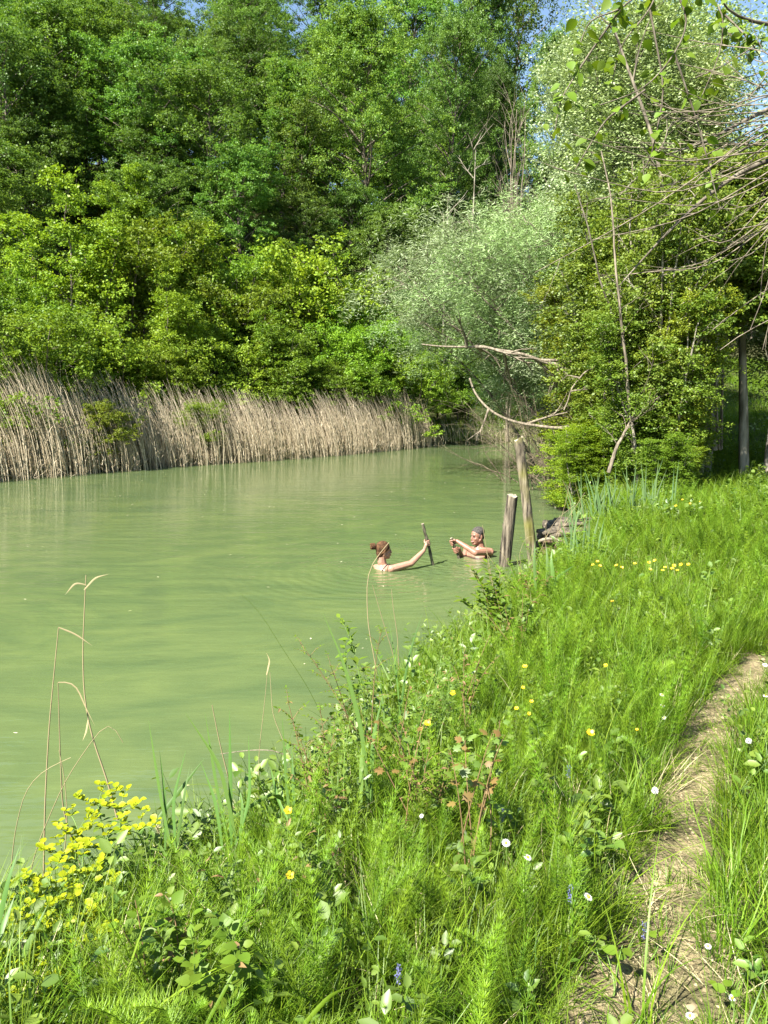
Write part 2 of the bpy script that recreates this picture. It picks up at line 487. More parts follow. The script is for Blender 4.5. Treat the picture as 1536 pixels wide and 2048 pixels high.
# water: turbid green with fine ripples
WOMAN_Y, MAN_Y = 9.55, 10.35
W_C = at_z(775, 1139, 0); M_C = at_z(958, 1108, 0); S_C = at_z(865, 1126, 0)
m, nt, N, L, out = new_mat('turbid_water')
bs = N.new('ShaderNodeBsdfPrincipled'); bs.inputs['Roughness'].default_value = .035; bs.inputs['IOR'].default_value = 1.333
tc = N.new('ShaderNodeTexCoord')
mp = N.new('ShaderNodeMapping'); mp.inputs['Scale'].default_value = (.55, 1.0, 1); L.new(tc.outputs['Object'], mp.inputs[0])
nb = N.new('ShaderNodeTexNoise'); nb.inputs['Scale'].default_value = .9; nb.inputs['Detail'].default_value = 7; nb.inputs['Roughness'].default_value = .6; nb.inputs['Distortion'].default_value = 2.2
L.new(mp.outputs[0], nb.inputs[0])
cr = N.new('ShaderNodeValToRGB'); e = cr.color_ramp.elements
e[0].position = .38; e[0].color = (.072, .106, .042, 1); e[1].position = .68; e[1].color = (.106, .141, .050, 1)
L.new(nb.outputs[0], cr.inputs[0]); L.new(cr.outputs[0], bs.inputs['Base Color'])
def bump_chain(h, strength, dist, prev=None):
    b = N.new('ShaderNodeBump'); b.inputs['Strength'].default_value = strength; b.inputs['Distance'].default_value = dist
    L.new(h, b.inputs['Height'])
    if prev is not None: L.new(prev, b.inputs['Normal'])
    return b.outputs[0]
mp1 = N.new('ShaderNodeMapping'); mp1.inputs['Scale'].default_value = (.5, 3.2, 1); mp1.inputs['Rotation'].default_value = (0, 0, R(6)); L.new(tc.outputs['Object'], mp1.inputs[0])
nz = N.new('ShaderNodeTexNoise'); nz.inputs['Scale'].default_value = 1.5; nz.inputs['Detail'].default_value = 3; L.new(mp1.outputs[0], nz.inputs[0])
nn = bump_chain(nz.outputs[0], 1.0, .010)
mp2 = N.new('ShaderNodeMapping'); mp2.inputs['Scale'].default_value = (1.3, 3.6, 1); L.new(tc.outputs['Object'], mp2.inputs[0])
nz2 = N.new('ShaderNodeTexNoise'); nz2.inputs['Scale'].default_value = 5; nz2.inputs['Detail'].default_value = 2; L.new(mp2.outputs[0], nz2.inputs[0])
nn = bump_chain(nz2.outputs[0], 1.0, .0022, nn)
for (C, fr, amp, ext) in ((W_C, 42, .011, 2.6), (M_C, 46, .010, 2.2), (S_C, 70, .006, .8)):
    vd = N.new('ShaderNodeVectorMath'); vd.operation = 'DISTANCE'; vd.inputs[1].default_value = (C[0], C[1], 0)
    wob = N.new('ShaderNodeMixRGB'); wob.blend_type = 'ADD'; wob.inputs[0].default_value = .22
    L.new(tc.outputs['Object'], wob.inputs[1]); L.new(nz.outputs['Color'], wob.inputs[2]); L.new(wob.outputs[0], vd.inputs[0])
    mu = N.new('ShaderNodeMath'); mu.operation = 'MULTIPLY'; mu.inputs[1].default_value = fr; L.new(vd.outputs['Value'], mu.inputs[0])
    si = N.new('ShaderNodeMath'); si.operation = 'SINE'; L.new(mu.outputs[0], si.inputs[0])
    fo = N.new('ShaderNodeMapRange'); fo.inputs[1].default_value = 0; fo.inputs[2].default_value = ext; fo.inputs[3].default_value = 1; fo.inputs[4].default_value = 0
    L.new(vd.outputs['Value'], fo.inputs[0])
    mm = N.new('ShaderNodeMath'); mm.operation = 'MULTIPLY'; L.new(si.outputs[0], mm.inputs[0]); L.new(fo.outputs[0], mm.inputs[1])
    nn = bump_chain(mm.outputs[0], 1.0, amp * .2, nn)
L.new(nn, bs.inputs['Normal'])
tp = N.new('ShaderNodeBsdfTransparent'); mxs = N.new('ShaderNodeMixShader'); mxs.inputs[0].default_value = .14
L.new(bs.outputs[0], mxs.inputs[1]); L.new(tp.outputs[0], mxs.inputs[2]); L.new(mxs.outputs[0], out.inputs[0])
M['water'] = m

# ------------------------------------------------------------------ ground sheet and water sheet
def axis(lo, hi, dense_lo, dense_hi, step, far_lo, far_hi):
    mid = np.arange(dense_lo, dense_hi + 1e-6, step)
    def grow(s, e):
        out = []; x = s; d = step
        sign = 1 if e > s else -1
        while (e - x) * sign > 0:
            d = min(d * 1.09, 6); x += sign * d; out.append(x)
        return out
    return np.array(sorted(grow(dense_lo, far_lo)) + list(mid) + grow(dense_hi, far_hi))
xs = axis(0, 0, -2.4, 4.6, .05, -260, 260)
ys = axis(0, 0, 1.0, 8.0, .06, -80, 320)
X, Y = np.meshgrid(xs, ys)
Z = ground(X, Y)
nx, ny = len(xs), len(ys)
idx = np.arange(nx * ny).reshape(ny, nx)
F = np.stack([idx[:-1, :-1], idx[:-1, 1:], idx[1:, 1:], idx[1:, :-1]], -1).reshape(-1, 4)
mb = MB(); mb.add(np.stack([X, Y, Z], -1).reshape(-1, 3), F)
gm = mb.mesh('ground', M['ground'], smooth=True)
pa = gm.attributes.new('path', 'FLOAT', 'POINT')
pa.data.foreach_set('value', (path_mask(X.ravel(), Y.ravel()) * (np.hypot(X.ravel(), Y.ravel()) < 30)).astype(np.float32))
tag(link('ground', gm), kind='structure')
mb = MB(); mb.add([(-30, -16, 0), (14, -16, 0), (14, 40, 0), (-30, 40, 0)], [(0, 1, 2, 3)])
tag(link('water', mb.mesh('water', M['water'])), kind='structure')

# ------------------------------------------------------------------ trees
def make_tree(seed, H, Rr, base, n_leaf, LL, LW, kind='round', n_br=34, sub=5, stems=1, mat='forest', bark='bark', sig=.42, flat=.6, up=.55, spread=.15, lean=(0, 0)):
    g = np.random.RandomState(seed)
    tm, lm = MB(), MB()
    cents, outs = [], []
    for s in range(stems):
        az0 = g.rand() * 6.28
        off = np.array([math.cos(az0), math.sin(az0), 0]) * (spread * Rr if stems > 1 else 0)
        topoff = np.array([math.cos(az0), math.sin(az0), 0]) * (Rr * .62 * g.rand() if stems > 1 else 0)
        Hs = H * (1 - .3 * g.rand() if stems > 1 else 1)
        n = 9; t = np.linspace(0, 1, n)
        wob = np.cumsum(g.randn(n, 3) * [.012, .012, 0], 0) * H
        T = np.stack([off[0] + (topoff[0] + lean[0]) * t ** 1.4, off[1] + (topoff[1] + lean[1]) * t ** 1.4, t * Hs], -1) + wob * t[:, None]
        r0 = .014 * H / (stems ** .4)
        tube(tm, T, r0 * (1 - t) ** .8 + .01, 6, cap=False)
        nb = max(3, n_br // stems)
        for i in range(nb):
            f = base + (1 - base) * ((i + g.rand()) / nb) ** .9
            f = min(f, .985)
            p = np.array([np.interp(f, t, T[:, k]) for k in range(3)])
            u = (f - base) / (1 - base)
            if kind == 'round': w = math.sin(math.pi * (u * .78 + .2)) ** .7
            elif kind == 'narrow': w = (.95 - .7 * u) * min(1, .45 + u * 3)
            elif kind == 'bush': w = (1 - u ** 2.2) ** .6 * .95 + .1
            elif kind == 'vase': w = .35 + .65 * math.sin(math.pi * min(u * .75 + .12, 1))
            w *= (.72 + .5 * g.rand()) * (.62 if stems > 1 else 1)
            a = i * 2.39996 + g.randn() * .35
            el = up + .5 * u + g.randn() * .12
            d = np.array([math.cos(a), math.sin(a), 0])
            ln = Rr * w
            e = p + d * ln * math.cos(el * .7) + np.array([0, 0, ln * math.sin(el) * .75])
            if e[2] > H: e[2] = H
            mid = (p + e) / 2 + np.array([0, 0, .10 * ln]) + g.randn(3) * .06 * ln
            Bp = bez(p, mid, e, 5)
            tube(tm, Bp, np.linspace(r0 * .42 * (1 - u * .6), .006, 5), 4, cap=False)
            cents.append(e); outs.append(d)
            for k in range(sub):
                q = .25 + .75 * (k + g.rand()) / sub
                b = np.array([np.interp(q, np.linspace(0, 1, 5), Bp[:, j]) for j in range(3)])
                dv = g.randn(3) * [1, 1, .7] + d * .5
                c = b + nrm(dv) * ln * (.18 + .22 * g.rand())
                tube(tm, np.stack([b, (b + c) / 2 + [0, 0, .02 * ln], c]), [.012, .008, .004], 3, cap=False)
                cents.append(c); outs.append(nrm(dv * [1, 1, .3] + d))
    C = np.array(cents); O = np.array(outs)
    keep = g.rand(len(C)) > .07
    C, O = C[keep], O[keep]
    wts = .4 + g.rand(len(C)) * 1.2
    ci = g.choice(len(C), n_leaf, p=wts / wts.sum())
    ctone = g.rand(len(C))
    # each clump is a few little sprays, so that outlines are ragged and the gaps between clumps stay open
    spr = g.randn(len(C), 9, 3) * np.array([sig, sig, sig * flat])
    sj = g.randint(0, 9, n_leaf)
    P = C[ci] + spr[ci, sj] + g.randn(n_leaf, 3) * np.array([sig, sig, sig * flat]) * .30
    P[:, 2] = np.maximum(P[:, 2], .12)
    D = g.randn(n_leaf, 3) * [1, 1, .6] + O[ci] * .6 - np.array([0, 0, .25])
    Nn = g.randn(n_leaf, 3) * .75 + np.array([0, 0, .9]) + O[ci] * .45
    sz = .7 + .6 * g.rand(n_leaf)
    leaves(lm, P, D, Nn, LL * sz, LW * sz, np.clip(.5 * ctone[ci] + .5 * g.rand(n_leaf) + .08 * g.randn(n_leaf), 0, 1))
    return tm.mesh('trunk', M[bark], smooth=True), lm.mesh('crown', M[mat])

def proto(name, label, cat, group, args):
    tm, lm = make_tree(**args)
    r = thing(name, (0, 0, -200), label, cat, group)
    part('trunk', tm, r); part('crown', lm, r)
    return r, args['H']

P = {}
P['oak'] = proto('broadleaf_tree', 'x', 'tree', None, dict(seed=1, H=10, Rr=4.0, base=.22, n_leaf=46000, LL=.11, LW=.075, kind='round', n_br=34, sub=4, sig=.36, flat=.5))
P['oak2'] = proto('broadleaf_tree', 'x', 'tree', None, dict(seed=2, H=10, Rr=3.4, base=.16, n_leaf=46000, LL=.105, LW=.07, kind='bush', n_br=40, sub=3, sig=.36, flat=.5))
P['oak3'] = proto('broadleaf_tree', 'x', 'tree', None, dict(seed=12, H=11, Rr=3.6, base=.3, n_leaf=38000, LL=.11, LW=.075, kind='vase', n_br=32, sub=4, sig=.38, flat=.5))
P['big'] = proto('broadleaf_tree', 'x', 'tree', None, dict(seed=14, H=17, Rr=5.0, base=.18, n_leaf=90000, LL=.115, LW=.08, kind='bush', n_br=60, sub=4, sig=.46, flat=.5))
P['big2'] = proto('broadleaf_tree', 'x', 'tree', None, dict(seed=15, H=17, Rr=4.4, base=.25, n_leaf=76000, LL=.115, LW=.08, kind='vase', n_br=54, sub=4, sig=.46, flat=.5))
P['ash'] = proto('narrow_tree', 'x', 'tree', None, dict(seed=3, H=12, Rr=2.3, base=.22, n_leaf=24000, LL=.13, LW=.06, kind='narrow', n_br=40, sub=3, sig=.27, up=.9))
P['thin'] = proto('slender_tree', 'x', 'tree', None, dict(seed=4, H=13, Rr=3.0, base=.45, n_leaf=13000, LL=.13, LW=.085, kind='vase', n_br=26, sub=4, sig=.42, up=.8))
P['bush'] = proto('leafy_bush', 'x', 'bush', None, dict(seed=5, H=6, Rr=2.8, base=.06, n_leaf=42000, LL=.085, LW=.055, kind='bush', n_br=54, sub=3, stems=6, sig=.25, mat='bush', up=.8))
P['bush2'] = proto('leafy_bush', 'x', 'bush', None, dict(seed=6, H=7, Rr=2.2, base=.08, n_leaf=34000, LL=.08, LW=.055, kind='narrow', n_br=54, sub=3, stems=5, sig=.23, mat='bush', up=1.0))
P['bush3'] = proto('leafy_bush', 'x', 'bush', None, dict(seed=7, H=4, Rr=2.6, base=.04, n_leaf=30000, LL=.08, LW=.055, kind='bush', n_br=54, sub=3, stems=7, sig=.22, mat='bush', up=.5))

def put(kind, px, top, depth, label, group=None, width=1.0, color=None, name=None, cat=None, rz=None, base_z=None):
    """a plant whose top shows at photo height `top`, standing `depth` metres away"""
    t = at_y(px, top, depth)
    b = gz(t[0], t[1]) if base_z is None else base_z
    if kind in ('oak', 'oak2', 'oak3') and t[2] - b > 12.5: kind = 'big2' if kind == 'oak3' else 'big'
    r, H = P[kind]
    s = max((t[2] - b) / H, .15)
    if kind in ('big', 'big2'): width = width * .78
    o = dup(r, (t[0], t[1], b - .05), random.random() * 6.28 if rz is None else rz, (s * width, s * width, s), label, group, color)
    if name:
        o.name = name
    if cat: o['category'] = cat
    return o

G1 = (1.12, 1.1, 1.15, 1)
YEL = (1.2, 1.22, 1.3, 1)
BRI = (1.28, 1.36, 1.3, 1)
DRK = (.88, .93, .95, 1)  # deep green; at the left hill foot it also paints shade into the crowns
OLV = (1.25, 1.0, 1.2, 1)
# --- hero trees of the far bank, seen one by one
put('oak2', 150, 30, 46, 'large pale green tree high on the left hillside', None, 1.15, BRI)
put('oak', 20, -60, 50, 'tall tree at the top left corner of the forest', None, 1.1, BRI)
put('oak3', 300, -80, 54, 'tall dark stemmed tree above the left hillside', None, 1.0, DRK)
put('oak', 390, 100, 46, 'dark green round tree in the middle of the left hillside', None, .62, DRK)
put('ash', 560, 120, 44, 'narrow bright green tree standing before the hillside', None, 1.0, BRI)
put('oak2', 735, 50, 45, 'big yellow green tree in the centre of the hillside', None, 1.15, YEL)
put('oak3', 500, -20, 56, 'light tree behind the narrow bright green tree', None, 1.1, YEL)
put('oak3', 900, 60, 50, 'deep green tree with a bare grey trunk right of centre', None, .72, G1)
put('oak', 1000, 150, 54, 'deep green tree behind the dead bare tree', None, .6, DRK)
put('oak2', 60, 180, 38, 'shaded green tree on the left edge of the hillside', None, 1.0, DRK)
put('oak2', 1130, 80, 50, 'bright green tree beside the gap of sky', None, .62, BRI)
put('oak2', -30, 300, 30, 'dark leafy tree at the left edge above the yellow green bushes', None, 1.1, DRK)
put('oak', 30, 250, 35, 'dark tree crown near the left edge behind the bushes', None, .9, DRK)
put('oak', 250, 200, 44, 'shaded tree between the big pale tree and the dark round one', None, .8, DRK)
put('thin', 1035, -40, 68, 'thin stemmed tree standing in the gap of sky on the hill top', None, .8, G1)
put('oak3', 985, 10, 66, 'low crowned tree at the left rim of the sky gap', None, .5, BRI)
put('oak3', 930, -70, 64, 'tall tree on the hill top right of centre', None, .8, G1)
put('oak2', 820, -60, 62, 'bushy tree on the hill top at the centre', None, 1.1, BRI)
put('oak2', 640, -70, 64, 'bushy tree on the hill top left of centre', None, 1.1, YEL)
# --- the bright bushes along the far bank, behind the reeds
row = [('bush2', -40, 520, 24, YEL), ('bush2', 45, 505, 26, YEL), ('bush2', 135, 350, 27, YEL), ('bush', 230, 420, 29, G1), ('bush2', 255, 335, 34, YEL), ('bush', 320, 380, 33, BRI),
       ('bush', 405, 440, 31, YEL), ('oak2', 470, 310, 38, BRI), ('bush2', 350, 520, 27, YEL), ('bush', 490, 500, 30, G1), ('bush2', 560, 480, 34, G1), ('oak2', 600, 400, 40, G1),
       ('bush', 600, 620, 29.5, G1), ('bush3', 660, 510, 35, YEL), ('bush', 700, 600, 31, BRI), ('bush2', 760, 545, 34, G1), ('bush', 800, 610, 33, BRI), ('bush3', 830, 700, 32.5, G1),
       ('oak2', 690, 380, 43, G1), ('bush', 130, 560, 24, YEL), ('bush3', 230, 640, 25.5, YEL), ('bush3', 430, 640, 28, G1), ('bush3', 530, 700, 28.6, DRK), ('bush3', 40, 620, 22, YEL),
       ('bush3', 330, 690, 26.5, G1), ('bush3', 640, 720, 30, DRK), ('bush3', 740, 730, 31, DRK)]
ORD = 'first second third fourth fifth sixth seventh eighth ninth tenth eleventh twelfth thirteenth fourteenth fifteenth sixteenth'.split()
tall = sorted([r_[1] for r_ in row if r_[2] < 545]); low = sorted([r_[1] for r_ in row if r_[2] >= 545])
for k, px, top, dep, c in row:
    L_, w_ = (tall, 'tall') if top < 545 else (low, 'low')
    cw = 'yellow green' if c == YEL else 'bright green' if c == BRI else 'dark green' if c == DRK else 'mid green'
    put(k, px, top, dep, f'{w_} {cw} bush behind the dry reeds, {ORD[L_.index(px)]} of the {w_} ones from the left', 'bushes behind the reeds', 1.0 if k != 'oak2' else .9, c, name='leafy_bush', cat='bush')
put('bush3', 225, 800, 21.8, 'small light green bush poking out of the left reeds', None, 1.0, (1.2, 1.0, 1.3, 1), base_z=.5)
put('bush3', 395, 800, 24.4, 'low yellow green bush in the middle of the reed bed', None, 1.0, (1.2, 1.05, 1.2, 1), base_z=.5)
# dark corner of the lake
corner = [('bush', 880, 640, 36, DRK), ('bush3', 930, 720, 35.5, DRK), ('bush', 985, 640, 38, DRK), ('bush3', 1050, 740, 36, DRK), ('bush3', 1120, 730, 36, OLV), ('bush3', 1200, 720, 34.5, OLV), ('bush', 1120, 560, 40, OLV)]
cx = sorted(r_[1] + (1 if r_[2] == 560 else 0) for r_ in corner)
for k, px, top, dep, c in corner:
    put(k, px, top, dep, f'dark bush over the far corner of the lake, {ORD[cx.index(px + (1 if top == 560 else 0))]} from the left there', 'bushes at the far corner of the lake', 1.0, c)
# --- the wood climbing the hillside
spots = []
rr = np.random.RandomState(5)
for yy in np.arange(30, 84, 4.1):
    for xx in np.arange(-46, 50, 4.2):
        x = xx + rr.uniform(-1.9, 1.9); y = yy + rr.uniform(-1.8, 1.8)
        foot = np.interp(x, [-60, -25, -10, 0, 6, 12, 20, 40, 80], [8, 22, 27, 36, 43, 52, 62, 70, 74])
        if y < foot + (8 if x < 0 else 5): continue
        if abs(x) > y * .56 + 3: continue
        a = x / y
        if 0.15 < a < 0.20 and y < foot + 26: continue
        pxa = 768 + a * F_PX * .94
        if y > foot + 16 and (400 < pxa < 475 or 575 < pxa < 620 or 985 < pxa < 1085 or 1170 < pxa < 1290): continue     # the gap where the sky shows
        z = gz(x, y)
        top = (z + 9 - CAM_Z) / y
        if y > 66 and -.2 < a < .3 and rr.rand() < .15: continue
        spots.append((x, y, z, foot))
for (x, y, z, foot) in spots:
    u = rr.rand()
    k = 'oak' if u < .27 else 'oak2' if u < .5 else 'oak3' if u < .75 else 'ash' if u < .87 else 'thin'
    if y > 64: k = 'thin' if u < .6 else 'oak3'
    r, H = P[k]
    s = rr.uniform(.66, 1.02) * (.92 if y < foot + 10 else 1.0 if y < 60 else 1.25) * 10 / H * 1.02
    c = [G1, BRI, YEL, DRK, G1, DRK][rr.randint(6)]
    side = 'left' if x < -8 else 'right' if x > 9 else 'middle'
    h_ = 'foot' if y < foot + 12 else 'top' if y > 62 else 'slope'
    cn = {G1: 'mid green', BRI: 'bright green', YEL: 'yellow green', DRK: 'dark green'}[c]
    kn = {'oak': 'round crowned', 'oak2': 'full crowned', 'oak3': 'open crowned', 'ash': 'narrow', 'thin': 'thin stemmed'}[k]
    dup(r, (x, y, z - .1), rr.rand() * 6.28, (s, s, s * rr.uniform(.95, 1.2)),
        f'{cn} {kn} tree in the wood on the {side} {h_} of the hillside', f'trees on the {side} {h_} of the hillside', c)
# undergrowth on the slope
for i in range(44):
    x = rr.uniform(-32, 22); foot = np.interp(x, [-60, -25, -10, 0, 6, 12, 20, 40, 80], [8, 22, 27, 36, 43, 52, 62, 70, 74])
    y = foot + rr.uniform(1, 26)
    if abs(x) > y * .55: continue
    r, H = P['bush3' if i % 2 else 'bush']
    s = rr.uniform(.6, 1.0)
    dup(r, (x, y, gz(x, y) - .1), rr.rand() * 6.28, s, 'green undergrowth bush below the trees on the hillside', 'undergrowth bushes on the hillside', [DRK, G1, OLV][i % 3])

# --- silver willows and poplars on the right
P['willow'] = proto('silver_willow', 'x', 'tree', None, dict(seed=21, H=6, Rr=3.3, base=.30, n_leaf=105000, LL=.095, LW=.013, kind='vase', n_br=60, sub=6, stems=5, sig=.30, flat=1.1, mat='silver', bark='bark', up=.6, lean=(-2.6, -.3)))
P['poplar'] = proto('silver_poplar', 'x', 'tree', None, dict(seed=22, H=12, Rr=2.7, base=.14, n_leaf=70000, LL=.07, LW=.034, kind='narrow', n_br=64, sub=6, stems=2, sig=.33, flat=.9, mat='silver', bark='palebark', up=.9))
def put_lean(px, top, dep, label, width, color):
    r, H = P['willow']; t = at_y(px, top, dep); b = max(gz(t[0], t[1]), 0); s = (t[2] - b) / H
    dup(r, (t[0], t[1], b - .1), 0, (s * width, s * width, s), label, None, color)
put_lean(1215, 440, 20, 'silver leaved willow leaning over the lake behind the posts', 1.2, (1, 1, 1, 1))
put_lean(1125, 530, 21.5, 'low silver willow shrub at the left end of the willow thicket', 1.1, (.9, 1.0, .85, 1))
put_lean(1290, 430, 18.5, 'silver green willow with dark inner limbs behind the tall post', 1.1, (.85, .95, .7, 1))
put('poplar', 1195, 40, 23, 'tall silver leaved tree reaching the patch of blue sky', None, 1.05)
put('poplar', 1330, -60, 24, 'tall silver leaved tree behind the bare overhanging twigs', None, 1.1, (.95, 1.0, .85, 1))
put('poplar', 1260, 120, 20, 'silver green tree in front of the taller silver ones', None, 1.1, (.9, 1.0, .8, 1))
put('poplar', 1150, 200, 26, 'slim silver tree at the left end of the silver trees', None, 1.0, (.85, 1.0, .8, 1))
put('poplar', 1340, 90, 17.5, 'pale green silver tree rising just behind the thicket', None, 1.3, (.95, 1.0, .7, 1))
put('poplar', 1240, 250, 18, 'lower pale silver tree left of the thicket top', None, 1.5, (.95, 1.0, .75, 1))
put('poplar', 1395, -60, 15.8, 'tall silver green tree behind the bare twigs at top right', None, 1.35, (.95, 1.0, .75, 1))
put('poplar', 1260, -40, 22, 'tall feathery silver tree left of the sky patch', None, 1.2, (.95, 1.0, .8, 1))
put('poplar', 1610, -120, 16.5, 'tallest silver tree at the top right corner', None, 1.3, (.95, 1.0, .8, 1))
put('poplar', 1720, -60, 20, 'tall silver leaved tree at the right edge of the photo', None, 1.1, (.9, .95, .8, 1))

# --- the tall leafy thicket on the right bank, many thin stems
P['thicket'] = proto('tall_shrub', 'x', 'shrub', None, dict(seed=31, H=6, Rr=1.5, base=.08, n_leaf=60000, LL=.055, LW=.038, kind='vase', n_br=84, sub=5, stems=9, sig=.17, mat='bush', bark='palebark', up=1.1, spread=.25))
P['thicket2'] = proto('tall_shrub', 'x', 'shrub', None, dict(seed=32, H=6, Rr=1.7, base=.05, n_leaf=64000, LL=.055, LW=.038, kind='narrow', n_br=84, sub=5, stems=8, sig=.19, mat='bush', bark='palebark', up=1.0, spread=.3))
P['canopy'] = proto('tall_shrub', 'x', 'shrub', None, dict(seed=33, H=6, Rr=1.7, base=.52, n_leaf=56000, LL=.055, LW=.038, kind='bush', n_br=80, sub=5, stems=2, sig=.19, mat='bush', bark='palebark', up=.8, spread=.1))
PAL = (1.2, 1.06, 2.2, 1)
th = [('thicket', 1285, 450, 15.5, OLV, 'olive leaved shrub at the left side of the right bank thicket'),
      ('thicket2', 1325, 360, 15, PAL, 'yellow green tall shrub in the middle of the right bank thicket'),
      ('thicket', 1345, 300, 13.2, PAL, 'yellow green shrub with pale thin stems nearest the lake reeds'),
      ('canopy', 1435, 260, 14, PAL, 'green tall shrub left of the gap to the meadow'),
      ('canopy', 1650, 160, 15.5, G1, 'tall green shrub cut by the right edge of the photo'),
      ('thicket2', 1225, 520, 17, OLV, 'grey olive shrub with many dead twigs behind the tall post'),
      ('thicket2', 1290, 520, 14, (1.15, 1.1, 1.6, 1), 'bright green lower shrub left of the pale sapling stem'),
      ('thicket', 1330, 560, 12.6, (1.15, 1.1, 1.6, 1), 'bright lower shrub in front of the thicket stems'),
      ('thicket', 1365, 520, 12.8, OLV, 'olive lower shrub right of the thicket stems'),
      ('canopy', 1570, 230, 13.5, PAL, 'leafy tree crown above the gap to the meadow at the right edge'),
      ('canopy', 1660, 330, 13, PAL, 'dark tall shrub just inside the right edge above the meadow')]
for k, px, top, dep, c, lb in th:
    put(k, px, top, dep, lb, None, 1.25 if px not in (1345, 1365) else .95, c)
# low overhanging bush by the water
for px, top, dep, c, lb in [(1120, 830, 14.5, (1.2, 1.15, .9, 1), 'small bright leaved bush hanging over the water behind the tall post'),
                            (1180, 850, 13.2, (1.25, 1.15, .9, 1), 'small yellow green bush over the water left of the leaning dead branch'),
                            (1290, 800, 13.5, YEL, 'low leafy bush at the foot of the right bank thicket'),
                            (1350, 880, 12.2, G1, 'low green bush at the edge of the meadow'),
                            (1330, 860, 11.6, YEL, 'low round bush in front of the thicket stems')]:
    r, H = P['thicket2']
    t = at_y(px, top, dep); b = max(gz(t[0], t[1]), 0)
    s = (t[2] - b) / H
    dup(r, (t[0], t[1], b), random.random() * 6, (s * 1.9, s * 1.9, s), lb, None, c)
# meadow behind
for px, top, dep in [(1490, 752, 40), (1575, 735, 38), (1440, 735, 44), (1620, 700, 42), (1530, 720, 50)]:
    put('bush3', px, top, dep, 'small round bush standing on the sunny meadow at the right', 'bushes on the meadow', .8, BRI)
for k in list(P):
    r = P[k][0]
    for ch in list(r.children): bpy.data.objects.remove(ch)
    bpy.data.objects.remove(r)

# --- bare and dead trees and branches
def branchy(mb, p0, d0, ln, r, depth, g, gravity=0., spread=.5, taper=.25, n=6):
    pts = [np.array(p0, float)]; d = nrm(d0)
    for i in range(n):
        d = nrm(d + g.randn(3) * .10 + np.array([0, 0, gravity]))
        pts.append(pts[-1] + d * ln / n)
    pts = np.array(pts)
    tube(mb, pts, np.linspace(r, r * taper, n + 1), 5 if r > .01 else 3, cap=False)
    if depth > 0:
        for k in range(3 if depth > 1 else 4):
            q = g.randint(1, n)
            nd = nrm(nrm(pts[q] - pts[q - 1]) + g.randn(3) * spread)
            branchy(mb, pts[q], nd, ln * g.uniform(.35, .65), r * .5, depth - 1, g, gravity, spread, taper, n)

g = np.random.RandomState(8)
b = at_y(1022, 560, 34); t0 = thing('dead_tree', (b[0], b[1], gz(b[0], b[1])), 'bare dead tree of upright tan branches above the silver willow', 'dead tree')
H = at_y(1022, 215, 34)[2] - t0.location.z
for k in range(9):
    mb = MB(); a = g.rand() * 6.28; q = g.uniform(.05, .34)
    tube(mb, curve_through([(0, 0, 0), (math.cos(a) * q, math.sin(a) * q, H * .3), (math.cos(a) * q * 1.6, math.sin(a) * q * 1.6, H * g.uniform(.72, 1))], 10) + g.randn(10, 3) * .03, np.linspace(.06, .015, 10), 5, cap=False)
    for j in range(5):
        z = H * g.uniform(.35, .9)
        branchy(mb, (math.cos(a) * q * 1.3, math.sin(a) * q * 1.3, z), (g.randn() * .22, g.randn() * .22, 1), H * .16, .02, 1, g, 0.03)
    part('branch', mb.mesh('branch', M['twig'], True), t0)
tg = at_y(940, 600, 44)
def lone_trunk(px, y0, y1, dep, w, label, mat='palebark'):
    a = at_y(px, y0, dep); c = at_y(px + 6, y1, dep); z0 = gz(a[0], a[1])
    r = thing('bare_tree', (a[0], a[1], z0), label, 'tree')
    mb = MB(); Hh = c[2] - z0
    tube(mb, curve_through([(0, 0, 0), (.1, 0, Hh * .5), (.25, 0, Hh)], 10), np.linspace(w, w * .15, 10), 7)
    part('trunk', mb.mesh('trunk', M[mat], True), r)
    mb = MB()
    for j in range(6): branchy(mb, (.15, 0, Hh * g.uniform(.55, 1)), (g.randn(), g.randn(), .8), 1.6, .035, 1, g)
    part('branch', mb.mesh('branch', M[mat], True), r)
lone_trunk(938, 560, 290, 44, .12, 'pale grey tree trunk in the shade right of the hillside centre')
lone_trunk(885, 520, 390, 41, .08, 'thin dead stem in the shade left of the pale grey trunk')

def px_branch(name, label, pts, r0, r1, mat, cat='branch', twigs=0, tl=.5, n=22, group=None, seed=0):
    """a branch through measured points (px, py, metres away)"""
    gg = np.random.RandomState(seed + 100)
    W = np.array([at_y(*p) for p in pts]); o = W[0]
    C = curve_through(W - o, n)
    C = C + np.cumsum(gg.randn(n, 3), 0) * .004
    r = thing(name, tuple(o), label, cat, group)
    mb = MB(); tube(mb, C, np.linspace(r0, r1, n), 7)
    part('limb', mb.mesh('limb', M[mat], True), r)
    if twigs:
        mb = MB()
        for j in range(twigs):
            q = gg.randint(n // 4, n - 1)
            branchy(mb, C[q], nrm(C[q] - C[q - 1]) + gg.randn(3) * .6, tl * gg.uniform(.5, 1.2), r1 * .8, 1, gg, -.02)
        part('twig', mb.mesh('twig', M[mat], True), r)
    return r

